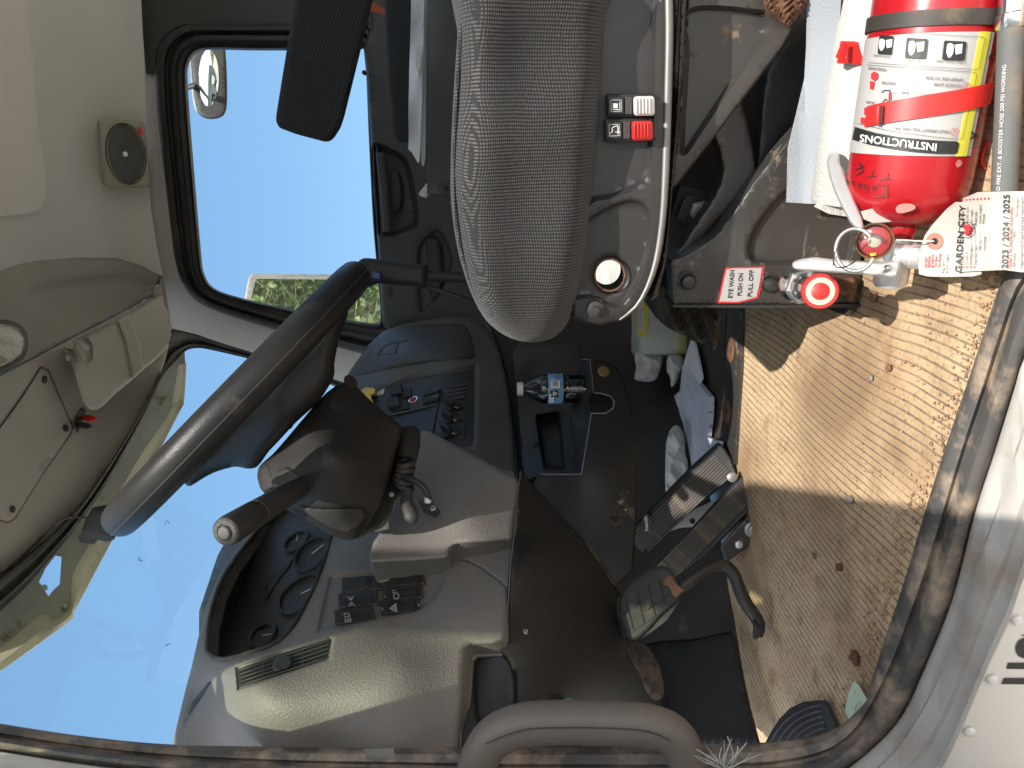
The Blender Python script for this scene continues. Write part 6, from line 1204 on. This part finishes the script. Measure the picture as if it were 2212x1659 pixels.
sheet([(1492, 735), (1500, 740), (1508, 775), (1516, 815), (1510, 832), (1476, 790), (1482, 765)], .0, 'plain upper sheet of paper nearest the rubber bellows', 'paper')
sheet([(1474, 788), (1490, 802), (1512, 834), (1532, 858), (1531, 900), (1526, 943), (1500, 935), (1474, 918), (1466, 918), (1468, 850)], .006, 'thick stack of printed papers in the middle of the spill', 'print', .010)
sheet([(1448, 862), (1470, 842), (1466, 920), (1456, 930), (1444, 929)], .0, 'small sheet poking out left of the printed stack', 'paper')
sheet([(1474, 922), (1484, 918), (1510, 938), (1553, 954), (1552, 972), (1520, 1000), (1500, 1020), (1489, 1014), (1480, 970)], .010, 'printed papers reaching under the end of the accelerator pedal', 'print', .008)
# slip of paper, mint brush, fibres and debris near the door corner
slp = thing('paper_slip', 'pale green torn paper slip with pen marks by the door corner', 'paper slip', P(1848, 1520, .82))
spf2 = tps([(1845, 1470, .80), (1830, 1540, .82), (1872, 1510, .785), (1835, 1552, .81)])
relief('slip', slp, M['mint'], [(1844, 1471), (1850, 1476), (1873, 1513), (1858, 1528), (1834, 1553), (1826, 1535), (1832, 1500)], spf2, (0, 0, -.001), step=8)
mk = Marks(); mk.line([(1853, 1516), (1860, 1518), (1858, 1526)], 1, spf2); mk.line([(1850, 1518), (1852, 1530)], 1, spf2); mk.line([(1847, 1526), (1849, 1538)], 1, spf2); mk.poly([(1846, 1494), (1848, 1494), (1848, 1497), (1846, 1497)], spf2); mk.build('pen_marks', slp, M['ink'])
mb = thing('mint_hose_nozzle', 'mint green perforated plastic head poking up behind the grab handle', 'nozzle', P(1228, 1525, .95))
relief('head', mb, M['mintp'], [(1213, 1522), (1216, 1512), (1230, 1508), (1243, 1512), (1256, 1522), (1261, 1532), (1256, 1550), (1240, 1560), (1220, 1552)], tC(.93), .02, rnd=5, rd=.006, step=6, sm=True); relief('handle', mb, M['mintp'], [(1190, 1534), (1212, 1520), (1216, 1536), (1218, 1560), (1200, 1560)], tC(.945), .02, rnd=4, rd=.006, step=6)
for a, b in ((1222, 1520), (1233, 1522), (1244, 1523), (1225, 1531), (1237, 1533)): pdisc('hole', mb, M['ink'], tC(.9295), a, b, 4.2, [(0, 1), (.0006, .9)], 14)
fb = thing('frayed_fibres', 'tuft of frayed pale fibres sticking out by the lower door seal', 'fibres', P(1560, 1655, .70))
for k in range(16):
    a0, b0_ = 1565 + random.uniform(-16, 16), 1662 + random.uniform(-4, 8); an = random.uniform(-2.7, -.4); L_ = random.uniform(40, 92)
    a1, b1 = a0 + math.cos(an) * L_, b0_ + math.sin(an) * L_ * .9; cu = random.uniform(-10, 10)
    tube('fibre', fb, M['fibre'], [P(a0, b0_, .70), P((a0 + a1) / 2 + cu, (b0_ + b1) / 2, .69), P(a1, b1, .70 + random.uniform(-.02, .03))], .0005, 5, sub=.01)
def clod(a, b, r_, m, label, lift=.0, sq=.6):
    c = P(a, b, floorfn(a, b)); rr_ = r_ / FOC * floorfn(a, b); vs = []; fs = []; nu, nv = 14, 9; sd_ = random.random() * 9
    for i in range(nv + 1):
        for j in range(nu):
            th, ph = math.pi * i / nv, 2 * math.pi * j / nu; d = Vector((math.sin(th) * math.cos(ph), math.sin(th) * math.sin(ph), math.cos(th)))
            k_ = 1 + .28 * math.sin(d.x * 4 + sd_) * math.sin(d.y * 5 + sd_) + .12 * math.sin(d.z * 11 + d.x * 9)
            vs.append(c + Vector((d.x * rr_ * k_, d.y * rr_ * k_ * 1.1, (d.z * sq + sq * .5) * rr_ * k_)))
    for i in range(nv):
        for j in range(nu): fs.append((i * nu + j, i * nu + (j + 1) % nu, (i + 1) * nu + (j + 1) % nu, (i + 1) * nu + j))
    o = link('dirt_clod' if m != 'rock' else 'pebble', vs, fs, M[m], None, True, 60); return tag(o, label, 'clod' if m != 'rock' else 'pebble', 'bits of dirt lying on the mat')
clod(1890, 642, 11, 'clot', 'reddish clod of dirt nearest the extinguisher lever'); clod(1922, 795, 8, 'clot', 'small reddish clod in the middle of the sunlit mat'); clod(1838, 1080, 10, 'rock', 'smooth grey pebble just inside the shaded part of the mat'); clod(1883, 816, 6, 'rock', 'tiny pale pebble on the sunlit mat')
clod(1850, 1420, 14, 'rust', 'dark brown clod above the green paper slip'); clod(1815, 1225, 9, 'rust', 'dark brown clod in the shaded mat beside the door sill'); clod(1760, 1200, 6, 'clot', 'little reddish clod in the shade in front of the brake pedal')
vs = []; fs = []
for k in range(900):                          # gravelly crumbs swept against the sill and over the mat
    if k < 500: t = random.random() ** .8; i_ = t * 7; j = int(i_); f_ = i_ - j; A_ = [(2190, 545), (2165, 600), (2100, 800), (2015, 1060), (1950, 1265), (1905, 1395), (1874, 1490), (1840, 1545)]; a = A_[j][0] * (1 - f_) + A_[j + 1][0] * f_ - abs(random.gauss(0, 22)) - 3; b = A_[j][1] * (1 - f_) + A_[j + 1][1] * f_ + random.uniform(-12, 12)
    else: a, b = random.uniform(1620, 2080), random.uniform(620, 1500)
    if a > 2190 - max(0, (b - 530)) * .345: continue
    c = P(a, b, floorfn(a, b)); r_ = random.uniform(.0006, .0022) * (1.3 if k < 500 else .8); o = len(vs)
    vs += [c + Vector((random.uniform(.6, 1.3) * dx * r_, random.uniform(.6, 1.3) * dy * r_, dz * r_ * random.uniform(.5, 1))) for dx, dy, dz in ((1, 0, .1), (-1, 0, .1), (0, 1, .1), (0, -1, .1), (.1, .1, 1.3))]
    fs += [(o, o + 2, o + 4), (o + 2, o + 1, o + 4), (o + 1, o + 3, o + 4), (o + 3, o, o + 4)]
tag(link('crumbs', vs, fs, mat('crumb', (.30, .19, .11), .95, var=.6, vs=200), None, False), 'crumbs of dry dirt scattered along the sill edge of the mat', kind='stuff')
